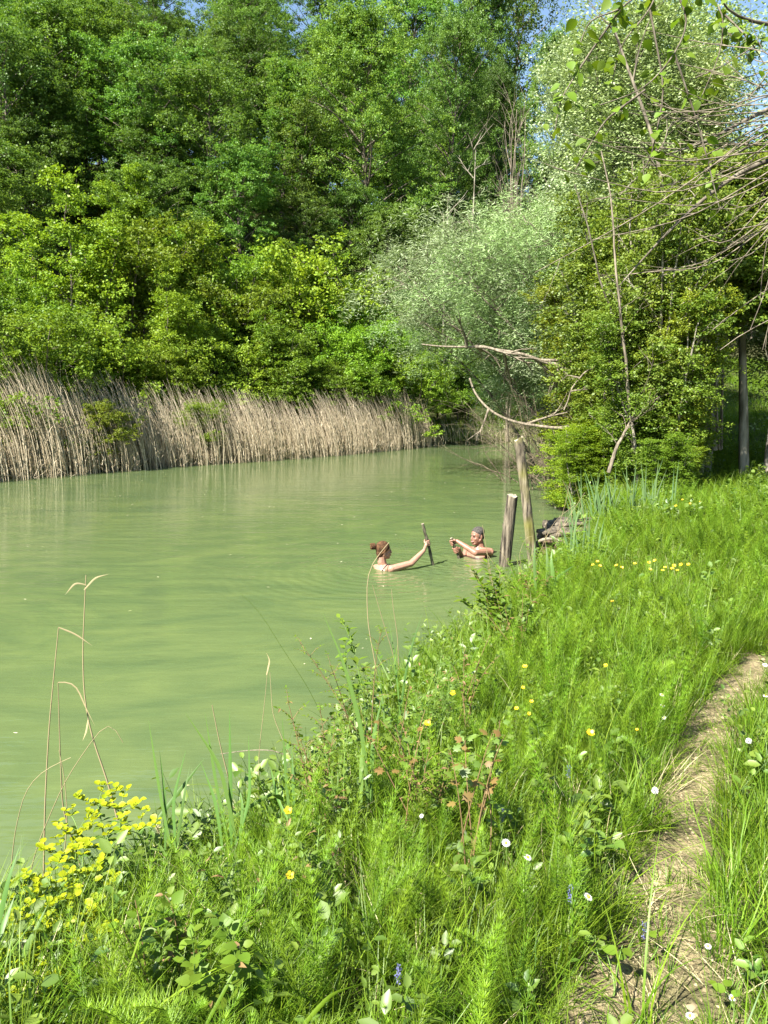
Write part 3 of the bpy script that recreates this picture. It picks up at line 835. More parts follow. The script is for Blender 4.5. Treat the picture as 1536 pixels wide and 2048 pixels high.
px_branch('fallen_branch', 'pale bare curved branch rising from the water left of the tall post', [(940, 757, 17), (950, 790, 16.8), (985, 828, 16.5), (1030, 848, 16.3), (1100, 856, 16), (1230, 866, 15)], .020, .04, 'twig', twigs=5, tl=1.0)
px_branch('willow_limb', 'long thin pale branch reaching left from the willow over the lake', [(843, 689, 16.5), (880, 694, 16.4), (960, 694, 16.2), (1040, 706, 16), (1120, 735, 16), (1220, 775, 16)], .014, .05, 'twig', twigs=12, tl=1.0, seed=2)
px_branch('dead_branch', 'leaning split grey dead branch standing in the bush by the water', [(1218, 945, 12.2), (1232, 900, 12.2), (1262, 850, 12.3), (1290, 800, 12.5)], .035, .012, 'twig', twigs=8, tl=.7, seed=3)
px_branch('dead_branch', 'arching bare twig in front of the willow thicket', [(1128, 820, 14), (1145, 770, 14), (1180, 733, 14), (1245, 728, 14)], .012, .02, 'twig', twigs=3, tl=.5, seed=4)
px_branch('dark_limb', 'dark slanting limb inside the silver willow', [(1240, 790, 17), (1150, 720, 17.5), (1110, 640, 18), (1070, 560, 18.5)], .10, .03, 'bark', twigs=10, tl=1.4, seed=5)
px_branch('sapling', 'long thin pale sapling stem rising through the right thicket', [(1258, 820, 12.5), (1245, 680, 12.5), (1228, 520, 12.6), (1222, 400, 12.7), (1200, 300, 13)], .026, .010, 'twig', twigs=5, tl=.7, seed=6)
px_branch('sapling', 'dark slanting sapling stem left of the long pale one', [(1250, 690, 13), (1200, 560, 13), (1170, 430, 13), (1150, 370, 13)], .02, .008, 'bark', twigs=4, tl=.5, seed=7)
px_branch('pale_trunk', 'pale dappled trunk rising in the right thicket above its stems', [(1370, 900, 12.6), (1360, 700, 12.7), (1340, 500, 12.9), (1310, 300, 13.2), (1225, 60, 14)], .045, .02, 'bark', 'trunk', twigs=8, tl=1.2, seed=8)
px_branch('pale_trunk', 'grey trunk beside the gap to the meadow', [(1430, 900, 13), (1425, 760, 13), (1440, 600, 13), (1452, 400, 13.5)], .07, .05, 'palebark', 'trunk', twigs=6, tl=1.0, seed=9)
for i in range(22):
    x = g.uniform(1230, 1445); x2 = x + g.uniform(-35, 40)
    dd = g.uniform(12.6, 14.5)
    px_branch('bare_sapling', 'thin upright bare stem among the leaves of the right bank thicket', [(x, 900, dd), ((x + x2) / 2 + g.uniform(-8, 8), 650, dd), (x2, g.uniform(250, 480), dd + .3)], .018, .007, 'twig', 'stem', twigs=3, tl=.5, n=12, group='thin stems of the thicket', seed=20 + i)

for i, (px, py, dep, n_, w_, lb) in enumerate([(1085, 850, 19, 26, 1.0, 'grey brown tangle of dead twigs under the silver willow'), (1160, 840, 17.5, 26, 1.1, 'dead twig tangle behind the tall post'), (1220, 850, 15.5, 22, 1.2, 'tangle of bare twigs left of the leaning dead branch')]):
    b = at_y(px, py, dep); b[2] = max(gz(b[0], b[1]), 0); r_ = thing('twig_thicket', tuple(b), lb, 'dead shrub')
    for k in range(n_):
        mb = MB(); branchy(mb, (g.uniform(-w_, w_), g.uniform(-.5, .5), 0), (g.randn() * .8 - .3, g.randn() * .3, 1), g.uniform(1.2, 2.6), .014, 2, g, -.03, .6); part('branch', mb.mesh('branch', M['deadtwig'], True), r_)
# --- tree beyond the right edge whose bare twigs hang into the picture
root = at_y(1780, 300, 6.6)
ov = thing('overhanging_tree', (root[0], root[1], gz(root[0], root[1])), 'tree past the right edge with long bare twigs hanging in at top right', 'tree')
o = np.array(ov.location)
mb = MB(); tube(mb, curve_through([(0, 0, -.1), (.1, .05, 2.0), (.0, .2, 4.2), (-.3, .3, 6.5)], 14), np.linspace(.16, .07, 14), 9)
part('trunk', mb.mesh('trunk', M['bark'], True), ov)
limbs = [[(1760, 120, 6.6), (1600, 190, 6.2), (1500, 235, 5.9), (1400, 290, 5.7), (1330, 310, 5.6)],
         [(1770, 260, 6.6), (1620, 300, 6.2), (1500, 330, 5.8), (1400, 400, 5.6), (1300, 500, 5.5), (1240, 570, 5.5)],
         [(1760, 10, 6.6), (1640, 55, 6.2), (1536, 50, 5.9), (1490, 40, 5.8), (1440, 20, 5.7), (1425, -40, 5.6)]]
mains = []
for q in limbs:
    C = curve_through([at_y(*p) - o for p in q], 18); mains.append(C)
    mb = MB(); tube(mb, C, np.linspace(.034, .004, 18), 6); part('limb', mb.mesh('limb', M['bark'], True), ov)
tw = [((1560, 210), (1400, 300), (1200, 292)), ((1560, 230), (1380, 330), (1240, 262)), ((1560, 300), (1350, 400), (1105, 335)), ((1540, 300), (1330, 330), (1145, 268)),
      ((1560, 200), (1450, 220), (1340, 170)), ((1560, 330), (1380, 440), (1185, 480)), ((1560, 350), (1420, 420), (1225, 395)), ((1540, 240), (1400, 280), (1320, 230)),
      ((1550, 250), (1420, 330), (1290, 330)), ((1550, 180), (1460, 150), (1330, 120)), ((1550, 230), (1400, 350), (1350, 420)), ((1560, 320), (1440, 370), (1300, 370)),
      ((1570, 420), (1480, 520), (1430, 600)), ((1570, 440), (1500, 470), (1390, 540)), ((1570, 560), (1500, 600), (1425, 660)), ((1570, 400), (1540, 560), (1500, 660)),
      ((1570, 380), (1530, 480), (1520, 600)), ((1570, 430), (1560, 560), (1525, 700)), ((1560, 100), (1420, 90), (1290, 60)), ((1560, 60), (1450, 130), (1380, 160)),
      ((1560, 150), (1480, 200), (1400, 210)), ((1570, 280), (1500, 290), (1360, 280)), ((1560, 290), (1440, 290), (1290, 285)), ((1570, 640), (1500, 650), (1440, 700)),
      ((1570, 330), (1500, 420), (1460, 440)), ((1570, 360), (1450, 500), (1400, 470)), ((1570, 440), (1470, 460), (1385, 480)), ((1560, 170), (1500, 170), (1450, 120)),
      ((1560, 220), (1330, 240), (1230, 220)), ((1560, 260), (1350, 370), (1180, 400)), ((1560, 235), (1300, 420), (1070, 545))]
for i in range(16):
    x0, y0 = 1570, g.uniform(80, 460)
    x2, y2 = g.uniform(1250, 1480), y0 + g.uniform(-80, 140)
    tw.append(((x0, y0), ((x0 + x2) / 2, (y0 + y2) / 2 + g.uniform(20, 70)), (x2, y2)))
for i, q in enumerate(tw):
    dd = g.uniform(5.0, 6.3)
    A, B_, C_ = [at_y(*p, dd + g.uniform(-.25, .25)) - o for p in q]
    # root the twig on the nearest limb
    best = min((np.linalg.norm(A - c), k, j) for k, L_ in enumerate(mains) for j, c in enumerate(L_[:8]))
    S = mains[best[1]][best[2]]
    pts = curve_through([S, A, B_, C_], 16)
    mb = MB(); tube(mb, pts, np.linspace(.0065, .0022, 16), 4)
    for j in range(3):
        k = g.randint(6, 15)
        branchy(mb, pts[k], nrm(pts[k] - pts[k - 1]) + g.randn(3) * .35, g.uniform(.15, .45), .0025, 0, g, .02)
    part('twig', mb.mesh('twig', M['twig'], True), ov)

# ------------------------------------------------------------------ leaf shapes for plants near the camera (unit length along +Y)
def leaf_shape(name, prof, mat, curl=.12, fold=.10, seg=6):
    mb = MB(); V = []; F = []
    ts = np.linspace(0, 1, seg + 1)
    for t in ts:
        w = np.interp(t, *zip(*prof)) / 2
        z = -curl * t * t
        V += [(-w, t, z + fold * w * 2), (0, t, z), (w, t, z + fold * w * 2)]
    for i in range(seg):
        a = i * 3
        F += [(a, a + 1, a + 4, a + 3), (a + 1, a + 2, a + 5, a + 4)]
    mb.add(V, F, .5)
    return mb.mesh(name, M[mat], True)

def lobed_leaf(name, mat):
    pts = [(0, 0)]
    for a, r in [(-150, .25), (-110, .55), (-85, .45), (-62, .85), (-40, .5), (-22, .95), (-12, .75), (0, 1.05), (12, .75), (22, .95), (40, .5), (62, .85), (85, .45), (110, .55), (150, .25)]:
        pts.append((math.sin(R(a)) * r * .62, .35 + math.cos(R(a)) * r * .62))
    V = [(x, y, -.14 * (y - .35) ** 2 - .25 * x * x) for x, y in pts] + [(0, .35, .03)]
    n = len(pts); F = [(i, (i + 1) % n, n) for i in range(n)]
    mb = MB(); mb.add(V, F, .5)
    return mb.mesh(name, M[mat], False)

ov_prof = [(0, .02), (.12, .26), (.35, .46), (.6, .40), (.85, .16), (1, .0)]
lan_prof = [(0, .03), (.2, .15), (.45, .22), (.75, .14), (1, 0)]
rnd_prof = [(0, .1), (.2, .62), (.5, .85), (.8, .6), (1, .08)]
SH = {
    'ovate': leaf_shape('ovate_leaf', ov_prof, 'bramble'),
    'lance': leaf_shape('lance_leaf', lan_prof, 'grass', .25),
    'narrow': leaf_shape('narrow_leaf', lan_prof, 'sedge', .25),
    'bract': leaf_shape('bract', rnd_prof, 'bract', .05, .22, 4),
    'petal': leaf_shape('petal', [(0, .1), (.4, .6), (.75, .85), (1, .4)], 'petal', -.35, .1, 3),
    'red': lobed_leaf('reddish_leaf', 'red'),
    'maple': lobed_leaf('maple_leaf', 'bramble'),
    'big': leaf_shape('broad_leaf', [(0, .1), (.15, .6), (.4, .8), (.7, .55), (.9, .2), (1, 0)], 'lime', .15, .08, 6),
    'dead': leaf_shape('withered_leaf', ov_prof, 'dead', .5, .3, 4),
}

# leaves of the overhanging branch, top right (large, bright)
twig_leaf = thing('leafy_branch', tuple(at_y(1330, -60, 5.6)), 'leafy spray of broad bright leaves hanging at the top right', 'branch')
o = np.array(twig_leaf.location)
sprays = [[(1330, -60, 5.6), (1240, 20, 5.5), (1175, 40, 5.4), (1160, 90, 5.4)], [(1330, -60, 5.6), (1300, 20, 5.4), (1240, 90, 5.3), (1225, 160, 5.3)],
          [(1330, -60, 5.6), (1380, 40, 5.4), (1350, 110, 5.3), (1290, 180, 5.2), (1200, 210, 5.2)], [(1380, -60, 5.8), (1450, 30, 5.6), (1440, 110, 5.5), (1400, 200, 5.4)],
          [(1240, 20, 5.5), (1170, 120, 5.5), (1120, 200, 5.4), (1110, 260, 5.4)], [(1300, 20, 5.4), (1330, 180, 5.4), (1300, 330, 5.3), (1240, 390, 5.3)],
          [(1450, 30, 5.6), (1500, 80, 5.5), (1530, 130, 5.5)], [(1350, 110, 5.3), (1400, 260, 5.3), (1440, 420, 5.3)], [(1290, 180, 5.2), (1210, 240, 5.2), (1150, 340, 5.2)]]
for q in sprays:
    C = curve_through([at_y(*p) - o for p in q], 16)
    mb = MB(); tube(mb, C, np.linspace(.008, .003, 16), 4); st = part('twig', mb.mesh('twig', M['bark'], True), twig_leaf)
    for k in range(26):
        j = g.randint(3, 16); p = C[j] + g.randn(3) * .05
        part('leaf', SH['big'], st, p, (g.randn() * .8, g.randn() * .8, -.55), (g.randn() * .5, g.randn() * .5 - .2, .9), g.uniform(.05, .095))

# ------------------------------------------------------------------ dry reed bed of the far bank
def reed_bed(name, line, n, hfun, depth_in, depth_out, label_group=None, seed=1, short=.35):
    g = np.random.RandomState(seed)
    Ln = np.array(line); s = np.concatenate([[0], np.cumsum(np.linalg.norm(np.diff(Ln, axis=0), axis=1))])
    q = g.rand(n) * s[-1]
    x = np.interp(q, s, Ln[:, 0]); y = np.interp(q, s, Ln[:, 1])
    # clumps
    cl = vnoise(q * 1.7, q * 0 + .5, 3)
    off = depth_out - (depth_in + depth_out) * g.rand(n) ** .8
    off = off * (.75 + .5 * cl)
    tx = np.interp(q, s[:-1], np.gradient(Ln[:, 0])[:-1]); ty = np.interp(q, s[:-1], np.gradient(Ln[:, 1])[:-1])
    nv = np.stack([-ty, tx], -1); nv = nrm(nv)
    nv[nv[:, 1] < 0] *= -1
    x = x - nv[:, 0] * off; y = y - nv[:, 1] * off
    H = hfun(x, y, off) * (.5 + .6 * g.rand(n) ** .7) * (.62 + .45 * cl + .25 * vnoise(q * .45, q * 0 + 8.5, 4))
    mb = MB()
    seg = 6
    t = np.linspace(0, 1, seg + 1)
    az = math.pi + g.randn(n) * .45             # tips bow to the left
    ln0 = g.randn(n) * .05 + .03; bow = g.uniform(.10, .34, n)
    z0 = np.minimum(ground(x, y), 0.2); z0 = np.maximum(z0, -.15)
    hor = (ln0[:, None] * t + bow[:, None] * t ** 2.6) * H[:, None]
    Px = x[:, None] + np.cos(az)[:, None] * hor; Py = y[:, None] + np.sin(az)[:, None] * hor
    Pz = z0[:, None] + H[:, None] * (t - .10 * bow[:, None] * t ** 3)
    rad = (g.uniform(.007, .0125, n)[:, None]) * (1.1 - .85 * t)
    sides = 3; an = np.array([0, 2.094, 4.189]) 
    V = np.stack([np.stack([Px + rad * math.cos(a), Py + rad * math.sin(a), Pz], -1) for a in an], 2)   # n, seg+1, 3, 3
    base = (np.arange(n) * (seg + 1) * 3)[:, None]
    Fs = []; tn = g.rand(n)
    for i in range(seg):
        for k in range(3):
            Fs.append(base + np.array([[i * 3 + k, i * 3 + (k + 1) % 3, (i + 1) * 3 + (k + 1) % 3, (i + 1) * 3 + k]]))
    mb.add(V.reshape(-1, 3), np.concatenate(Fs), np.tile(tn, seg * 3))
    # ragged dry leaves
    m = int(n * 1.6); k = g.randint(0, n, m); f = g.rand(m) ** 1.6 * .85
    fi = (f * seg).astype(int)
    P0 = np.stack([Px[k, fi], Py[k, fi], Pz[k, fi]], -1)
    blades(mb, P0, g.rand(m) * 6.28, g.uniform(.2, .9, m), g.uniform(.18, .5, m) * (1 - .3 * f), np.full(m, .014), g.uniform(.4, 2.0, m), g.rand(m), 3)
    # broken litter low down
    m = int(n * .9); k = g.randint(0, n, m)
    P0 = np.stack([x[k] + g.randn(m) * .1, y[k] + g.randn(m) * .1, np.maximum(z0[k], 0) + g.rand(m) * .35], -1)
    blades(mb, P0, g.rand(m) * 6.28, g.uniform(.5, 1.5, m), g.uniform(.2, .6, m), np.full(m, .014), g.uniform(-.4, .7, m), g.rand(m), 2)
    o = link(name, mb.mesh(name, M['reed']))
    tag(o, kind='stuff')
    return o

far_line = [at_z(a, b, 0)[:2] for a, b in [(-170, 982), (-80, 971), (0, 962), (150, 950), (300, 937), (450, 927), (600, 917), (740, 905), (800, 899), (862, 892)]]
def hreed(x, y, off):
    return np.interp(x, [-13, -8.5, -6.5, -4, 3], [2.6, 2.55, 2.1, 2.0, 2.15]) * (1 - .08 * np.clip(off, 0, 1))
ro = reed_bed('dry_reeds', far_line, 3300, hreed, 1.2, .35, seed=3)
tag(ro, 'dense bed of dry tan reeds along the far bank of the lake', 'reeds')
ro = reed_bed('dry_reeds', [at_z(a, b, 0)[:2] for a, b in [(862, 892), (900, 889), (960, 887), (1080, 889), (1110, 895)]], 150, lambda x, y, o: np.full(x.shape, 1.1), .6, .3, seed=5)
tag(ro, 'sparse short dry reeds in the shaded far corner of the lake', 'reeds')
g = np.random.RandomState(77)

# ------------------------------------------------------------------ grass and ground cover, scattered as instances
def scatter(name, pts, rot, scl, idx, meshes, label, cat):
    col = bpy.data.collections.new(name + '_kinds')
    for i, me in enumerate(meshes):
        o = bpy.data.objects.new(f'{name}_kind_{i:02d}', me); col.objects.link(o)
    me = bpy.data.meshes.new(name)
    me.vertices.add(len(pts)); me.vertices.foreach_set('co', np.asarray(pts, np.float32).ravel())
    a = me.attributes.new('rot', 'FLOAT_VECTOR', 'POINT'); a.data.foreach_set('vector', np.asarray(rot, np.float32).ravel())
    a = me.attributes.new('scl', 'FLOAT', 'POINT'); a.data.foreach_set('value', np.asarray(scl, np.float32))
    a = me.attributes.new('kind', 'INT', 'POINT'); a.data.foreach_set('value', np.asarray(idx, np.int32))
    me.update()
    o = link(name, me); tag(o, label, cat, None, 'stuff')
    ng = bpy.data.node_groups.new(name, 'GeometryNodeTree')
    ng.interface.new_socket('Geometry', in_out='INPUT', socket_type='NodeSocketGeometry')
    ng.interface.new_socket('Geometry', in_out='OUTPUT', socket_type='NodeSocketGeometry')
    n = ng.nodes; l = ng.links
    gi = n.new('NodeGroupInput'); go = n.new('NodeGroupOutput')
    ip = n.new('GeometryNodeInstanceOnPoints'); ci = n.new('GeometryNodeCollectionInfo')
    ci.inputs['Collection'].default_value = col; ci.inputs['Separate Children'].default_value = True; ci.inputs['Reset Children'].default_value = True
    mp = n.new('GeometryNodeMeshToPoints')
    l.new(gi.outputs[0], mp.inputs[0]); l.new(mp.outputs[0], ip.inputs['Points']); l.new(ci.outputs[0], ip.inputs['Instance'])
    ip.inputs['Pick Instance'].default_value = True
    def na(nm, ty):
        q = n.new('GeometryNodeInputNamedAttribute'); q.data_type = ty; q.inputs[0].default_value = nm; return q.outputs[0]
    l.new(na('kind', 'INT'), ip.inputs['Instance Index'])
    l.new(na('scl', 'FLOAT'), ip.inputs['Scale'])
    er = n.new('FunctionNodeEulerToRotation'); l.new(na('rot', 'FLOAT_VECTOR'), er.inputs[0]); l.new(er.outputs[0], ip.inputs['Rotation'])
    l.new(ip.outputs[0], go.inputs[0])
    md = o.modifiers.new('scatter', 'NODES'); md.node_group = ng
    return o

def tuft(seed, n, L, W, rad, mat='grass', bend=(.3, 1.3), seg=4, lean=.35):
    g = np.random.RandomState(seed); mb = MB()
    a = g.rand(n) * 6.28; r = rad * np.sqrt(g.rand(n))
    P0 = np.stack([np.cos(a) * r, np.sin(a) * r, np.full(n, -.01)], -1)
    blades(mb, P0, a + g.randn(n) * .8, np.abs(g.randn(n)) * lean, L * g.uniform(.45, 1.1, n), W * g.uniform(.6, 1.3, n), g.uniform(*bend, n), g.rand(n), seg)
    return mb.mesh('tuft', M[mat])

def horsetail(seed, H=.42, whorls=15, nb=13, bl=.11):
    g = np.random.RandomState(seed); mb = MB()
    lean = g.randn(2) * .05
    t = np.linspace(0, 1, 6)
    S = np.stack([lean[0] * t * t * 2 * H * 3, lean[1] * t * t * 2 * H * 3, t * H], -1)
    tube(mb, S, np.linspace(.0022, .0008, 6), 4, tone=.35, cap=False)
    for k in range(whorls):
        f = .16 + .82 * k / (whorls - 1)
        p = np.array([np.interp(f, t, S[:, j]) for j in range(3)])
        ln = bl * (1 - .75 * max(0, f - .45) / .55) * (.55 + .45 * min(1, f * 4))
        a = np.linspace(0, 6.283, nb, endpoint=False) + g.rand()
        blades(mb, np.tile(p, (nb, 1)), a, np.full(nb, 1.15) + g.randn(nb) * .12, ln * g.uniform(.8, 1.15, nb), np.full(nb, .0030), np.full(nb, -.55) + g.randn(nb) * .15, np.clip(.3 + .6 * f + .15 * g.randn(nb), 0, 1), 2)
    return mb.mesh('horsetail', M['horsetail'])

def leafy_sprig(seed, shape='ovate', n=12, H=.2, ls=.03, mat='bramble'):
    g = np.random.RandomState(seed); mb = MB()
    d = g.randn(2) * .3
    S = np.stack([np.linspace(0, d[0] * H, 4), np.linspace(0, d[1] * H, 4), np.linspace(0, H, 4)], -1)
    tube(mb, S, [.0016, .0014, .001, .0006], 3, tone=.2, cap=False)
    f = .2 + .8 * (np.arange(n) / n); P0 = np.stack([np.interp(f, np.linspace(0, 1, 4), S[:, j]) for j in range(3)], -1)
    a = np.arange(n) * 2.4 + g.rand()
    D = np.stack([np.cos(a), np.sin(a), .25 + .4 * g.rand(n)], -1)
    Nn = np.stack([-np.cos(a) * .3, -np.sin(a) * .3, np.ones(n)], -1) + g.randn(n, 3) * .3
    s = ls * g.uniform(.7, 1.3, n)
    P1 = P0 + D * .01
    hexleaves(mb, P1, D, Nn, s, s * .62, g.rand(n), .1)
    return mb.mesh('sprig', M[mat])

tufts = [tuft(100 + i, 46, .26, .0042, .07) for i in range(8)] + [tuft(120 + i, 34, .40, .006, .07, lean=.4) for i in range(4)]
short_t = [tuft(140 + i, 40, .11, .0035, .07, lean=.6) for i in range(4)]
dry_t = [tuft(150 + i, 12, .22, .0035, .08, 'drygrass', lean=.9) for i in range(3)]
big_t = [tuft(160 + i, 60, .42, .011, .30, lean=.4, seg=3) for i in range(5)]
horses = [horsetail(170 + i, .34 + .04 * (i % 5), 13 + i % 4, 12, .085 + .01 * (i % 3)) for i in range(7)]
sprigs = [leafy_sprig(190 + i, n=10 + i % 5, H=.12 + .04 * (i % 4), ls=.028 + .006 * (i % 3)) for i in range(8)]
longt = [tuft(210 + i, 9, .62, .008, .05, bend=(.5, 1.7), seg=6, lean=.3) for i in range(4)]

def sample(n, xlo, xhi, ylo, yhi, dmin=.0, seed=0, pathk=1.0, keep=None, wedge=True):
    g = np.random.RandomState(seed)
    x = g.uniform(xlo, xhi, n); y = g.uniform(ylo, yhi, n)
    d = shore_d(x, y)
    ok = d > dmin
    if wedge: ok &= (np.abs(x) < .60 * y + 1.0)
    pm = path_mask(x, y)
    ok &= g.rand(n) > pm * pathk
    if keep is not None: ok &= keep(x, y, g)
    x, y = x[ok], y[ok]
    return np.stack([x, y, ground(x, y)], -1), d[ok], g

def rots(n, g, tilt=.15):
    return np.stack([g.randn(n) * tilt, g.randn(n) * tilt, g.rand(n) * 6.28], -1)

PT, RT, ST, IT = [], [], [], []
def addsc(p, g, scl, kinds, tilt=.15):
    PT.append(p); RT.append(rots(len(p), g, tilt)); ST.append(scl); IT.append(g.choice(kinds, len(p)))
allm = tufts + short_t + dry_t + big_t + longt
K_t = list(range(0, 12)); K_s = list(range(12, 16)); K_d = list(range(16, 19)); K_b = list(range(19, 24)); K_l = list(range(24, 28))
def thin(x, y, g):
    pd = seg_dist(x, y, PATH, False)
    return (pd > .12) & (g.rand(len(x)) < np.where(x > np.interp(y, PATH[:, 1], PATH[:, 0]), 0.5, .62))
def right_of_path(x, y, g):   # grass right of the path is finer and shorter
    return x > np.interp(y, PATH[:, 1][np.argsort(PATH[:, 1])], PATH[:, 0][np.argsort(PATH[:, 1])])
p, d, q = sample(6000, -2.4, 4, 1.1, 5, .0, 1, .97, keep=thin); addsc(p, q, q.uniform(.5, .95, len(p)), K_t)
p, d, q = sample(6500, -1.5, 5, 4.5, 10, .0, 2, .95, keep=thin); addsc(p, q, q.uniform(.55, 1.0, len(p)), K_t)
p, d, q = sample(9000, 0, 12, 9, 20, .3, 3, .8); addsc(p, q, q.uniform(.8, 1.35, len(p)), K_t)
p, d, q = sample(7500, -2.4, 4.5, 1.1, 7, .0, 4, .84); addsc(p, q, q.uniform(.7, 1.2, len(p)), K_s, .3)
p, d, q = sample(1700, -2.4, 4.5, 1.1, 8, .0, 6, .4); addsc(p, q, q.uniform(.5, 1.1, len(p)), K_d, .3)
p, d, q = sample(9000, 2, 45, 17, 62, .0, 7, 0); addsc(p, q, q.uniform(.8, 1.3, len(p)), K_b)
p, d, q = sample(420, -2.2, 6, 1.2, 11, .05, 8, 1); addsc(p, q, q.uniform(.6, 1.0, len(p)), K_l, .2)
scatter('grass', np.concatenate(PT), np.concatenate(RT), np.concatenate(ST), np.concatenate(IT), allm, 'green grass covering the near bank and the meadow', 'grass')

PT, RT, ST, IT = [], [], [], []
p, d, q = sample(3800, -2.4, 4.5, 1.2, 9, .0, 11, .95, keep=lambda x, y, g: g.rand(len(x)) < .25 + 1.6 * np.clip(fbm(x * 1.1, y * 1.1, 60) + .1, 0, 1)); addsc(p, q, q.uniform(.7, 1.4, len(p)), range(8), .3)
p, d, q = sample(3600, 1, 12, 8, 20, .0, 12, .6, keep=lambda x, y, g: fbm(x * .8, y * .8, 60) > -.05); addsc(p, q, q.uniform(1.2, 2.4, len(p)), range(8), .3)
p, d, q = sample(9000, -2.4, 7, 1.2, 13, .0, 13, .9, keep=lambda x, y, g: shore_d(x, y) < .5); addsc(p, q, q.uniform(.8, 1.6, len(p)), range(8), .35)
scatter('small_weeds', np.concatenate(PT), np.concatenate(RT), np.concatenate(ST), np.concatenate(IT), sprigs, 'low leafy weeds growing through the grass of the near bank', 'ground cover')

# horsetails: the nearest ones one by one, the rest as one mass
def hkeep(x, y, g):
    px = np.interp(y, PATH[::1, 1], PATH[:, 0])
    left = (x < px - .12)
    return left & (g.rand(len(x)) < np.clip(.35 + 2.2 * (fbm(x * .9, y * .9, 77) + .12), .05, 1))
p, d, q = sample(9000, -1.8, 6, 1.4, 11, .10, 14, .98, keep=hkeep)
ok = (d > np.interp(p[:, 1], [2, 3, 4, 7, 9], [.9, .8, .55, .45, .35])) & (p[:, 0] > -.75); p, d = p[ok], d[ok]
dist = np.hypot(p[:, 0], p[:, 1]); order = np.argsort(dist)
near, rest = order[:290], order[290:]
hp = []
for i in near:
    s = q.uniform(.5, .9)
    o = link('horsetail_plant', horses[q.randint(7)])
    o.location = p[i]; o.rotation_euler = (q.randn() * .14, q.randn() * .14, q.rand() * 6.28); o.scale = (s, s, s)
    tag(o, 'feathery green horsetail growing in the grass of the near bank', 'horsetail', 'horsetails in the near grass')
rp = p[rest]
scatter('horsetails', rp, rots(len(rp), q, .14), q.uniform(.55, 1.0, len(rp)), q.randint(0, 7, len(rp)), horses, 'feathery horsetails massed along the bank further away', 'horsetails')

# clods and straw on the path
mb = MB(); q = np.random.RandomState(31)
n = 12000
x = q.uniform(.3, 3.6, n); y = q.uniform(1.2, 6.5, n); k = path_mask(x, y) > .35; x, y = x[k], y[k]; x, y = x[:1500], y[:1500]
z = ground(x, y)
for i in range(len(x)):
    s = q.uniform(.002, .008) * (1.7 if q.rand() < .08 else 1)
    V = np.array([(-1, -.8, 0), (1, -.9, 0), (.8, 1, 0), (-.9, .8, 0), (-.5, -.5, .7), (.6, -.4, .55), (.45, .6, .75), (-.6, .4, .5)]) * s * (1 + .25 * q.randn(8, 3))
    a = q.rand() * 6.28; ca, sa = math.cos(a), math.sin(a)
    V = V @ np.array([[ca, sa, 0], [-sa, ca, 0], [0, 0, 1]]) + [x[i], y[i], z[i] - .001]
    mb.add(V, [(0, 1, 5, 4), (1, 2, 6, 5), (2, 3, 7, 6), (3, 0, 4, 7), (4, 5, 6, 7)], q.rand())
M['clod'] = plain_mat('clay_clod', (.13, .10, .055), .95, .1, tone_to=(.32, .26, .16))
tag(link('clay_clods', mb.mesh('clay_clods', M['clod'])), 'small dry clay clods lying on the trodden path', 'clods', None, 'stuff')
mb = MB(); n = 420
x = q.uniform(.3, 3.6, n * 6); y = q.uniform(1.2, 6.5, n * 6); k = path_mask(x, y) > .1; x, y = x[k][:n], y[k][:n]; n = len(x)
P0 = np.stack([x, y, ground(x, y) + .006], -1)
blades(mb, P0, q.rand(n) * 6.28, np.full(n, 1.5) + q.randn(n) * .08, q.uniform(.03, .13, n), np.full(n, .003), q.randn(n) * .12, q.rand(n), 2)
tag(link('dry_straw', mb.mesh('dry_straw', M['drygrass'])), 'bits of dry straw lying on the path', 'straw', None, 'stuff')
# floating petals and bits on the lake
mb = MB(); n = 200
x = q.uniform(-12, 3, n); y = 2.5 + 20 * q.rand(n) ** 1.3; k = shore_d(x, y) < -.3; x, y = x[k], y[k]; n = len(x)
a = q.rand(n) * 6.28
P0 = np.stack([x, y, np.full(n, .004)], -1)
leaves(mb, P0, np.stack([np.cos(a), np.sin(a), a * 0], -1), np.tile([0, 0, 1.0], (n, 1)), q.uniform(.012, .034, n) * (1 + y / 14), q.uniform(.008, .014, n) * (1 + y / 14), q.rand(n), 0.05)
M['float'] = plain_mat('floating_bits', (.30, .32, .14), .7, .2, tone_to=(.55, .52, .35))
tag(link('floating_bits', mb.mesh('floating_bits', M['float'])), 'pale petals and bits floating on the green water', 'debris', None, 'stuff')

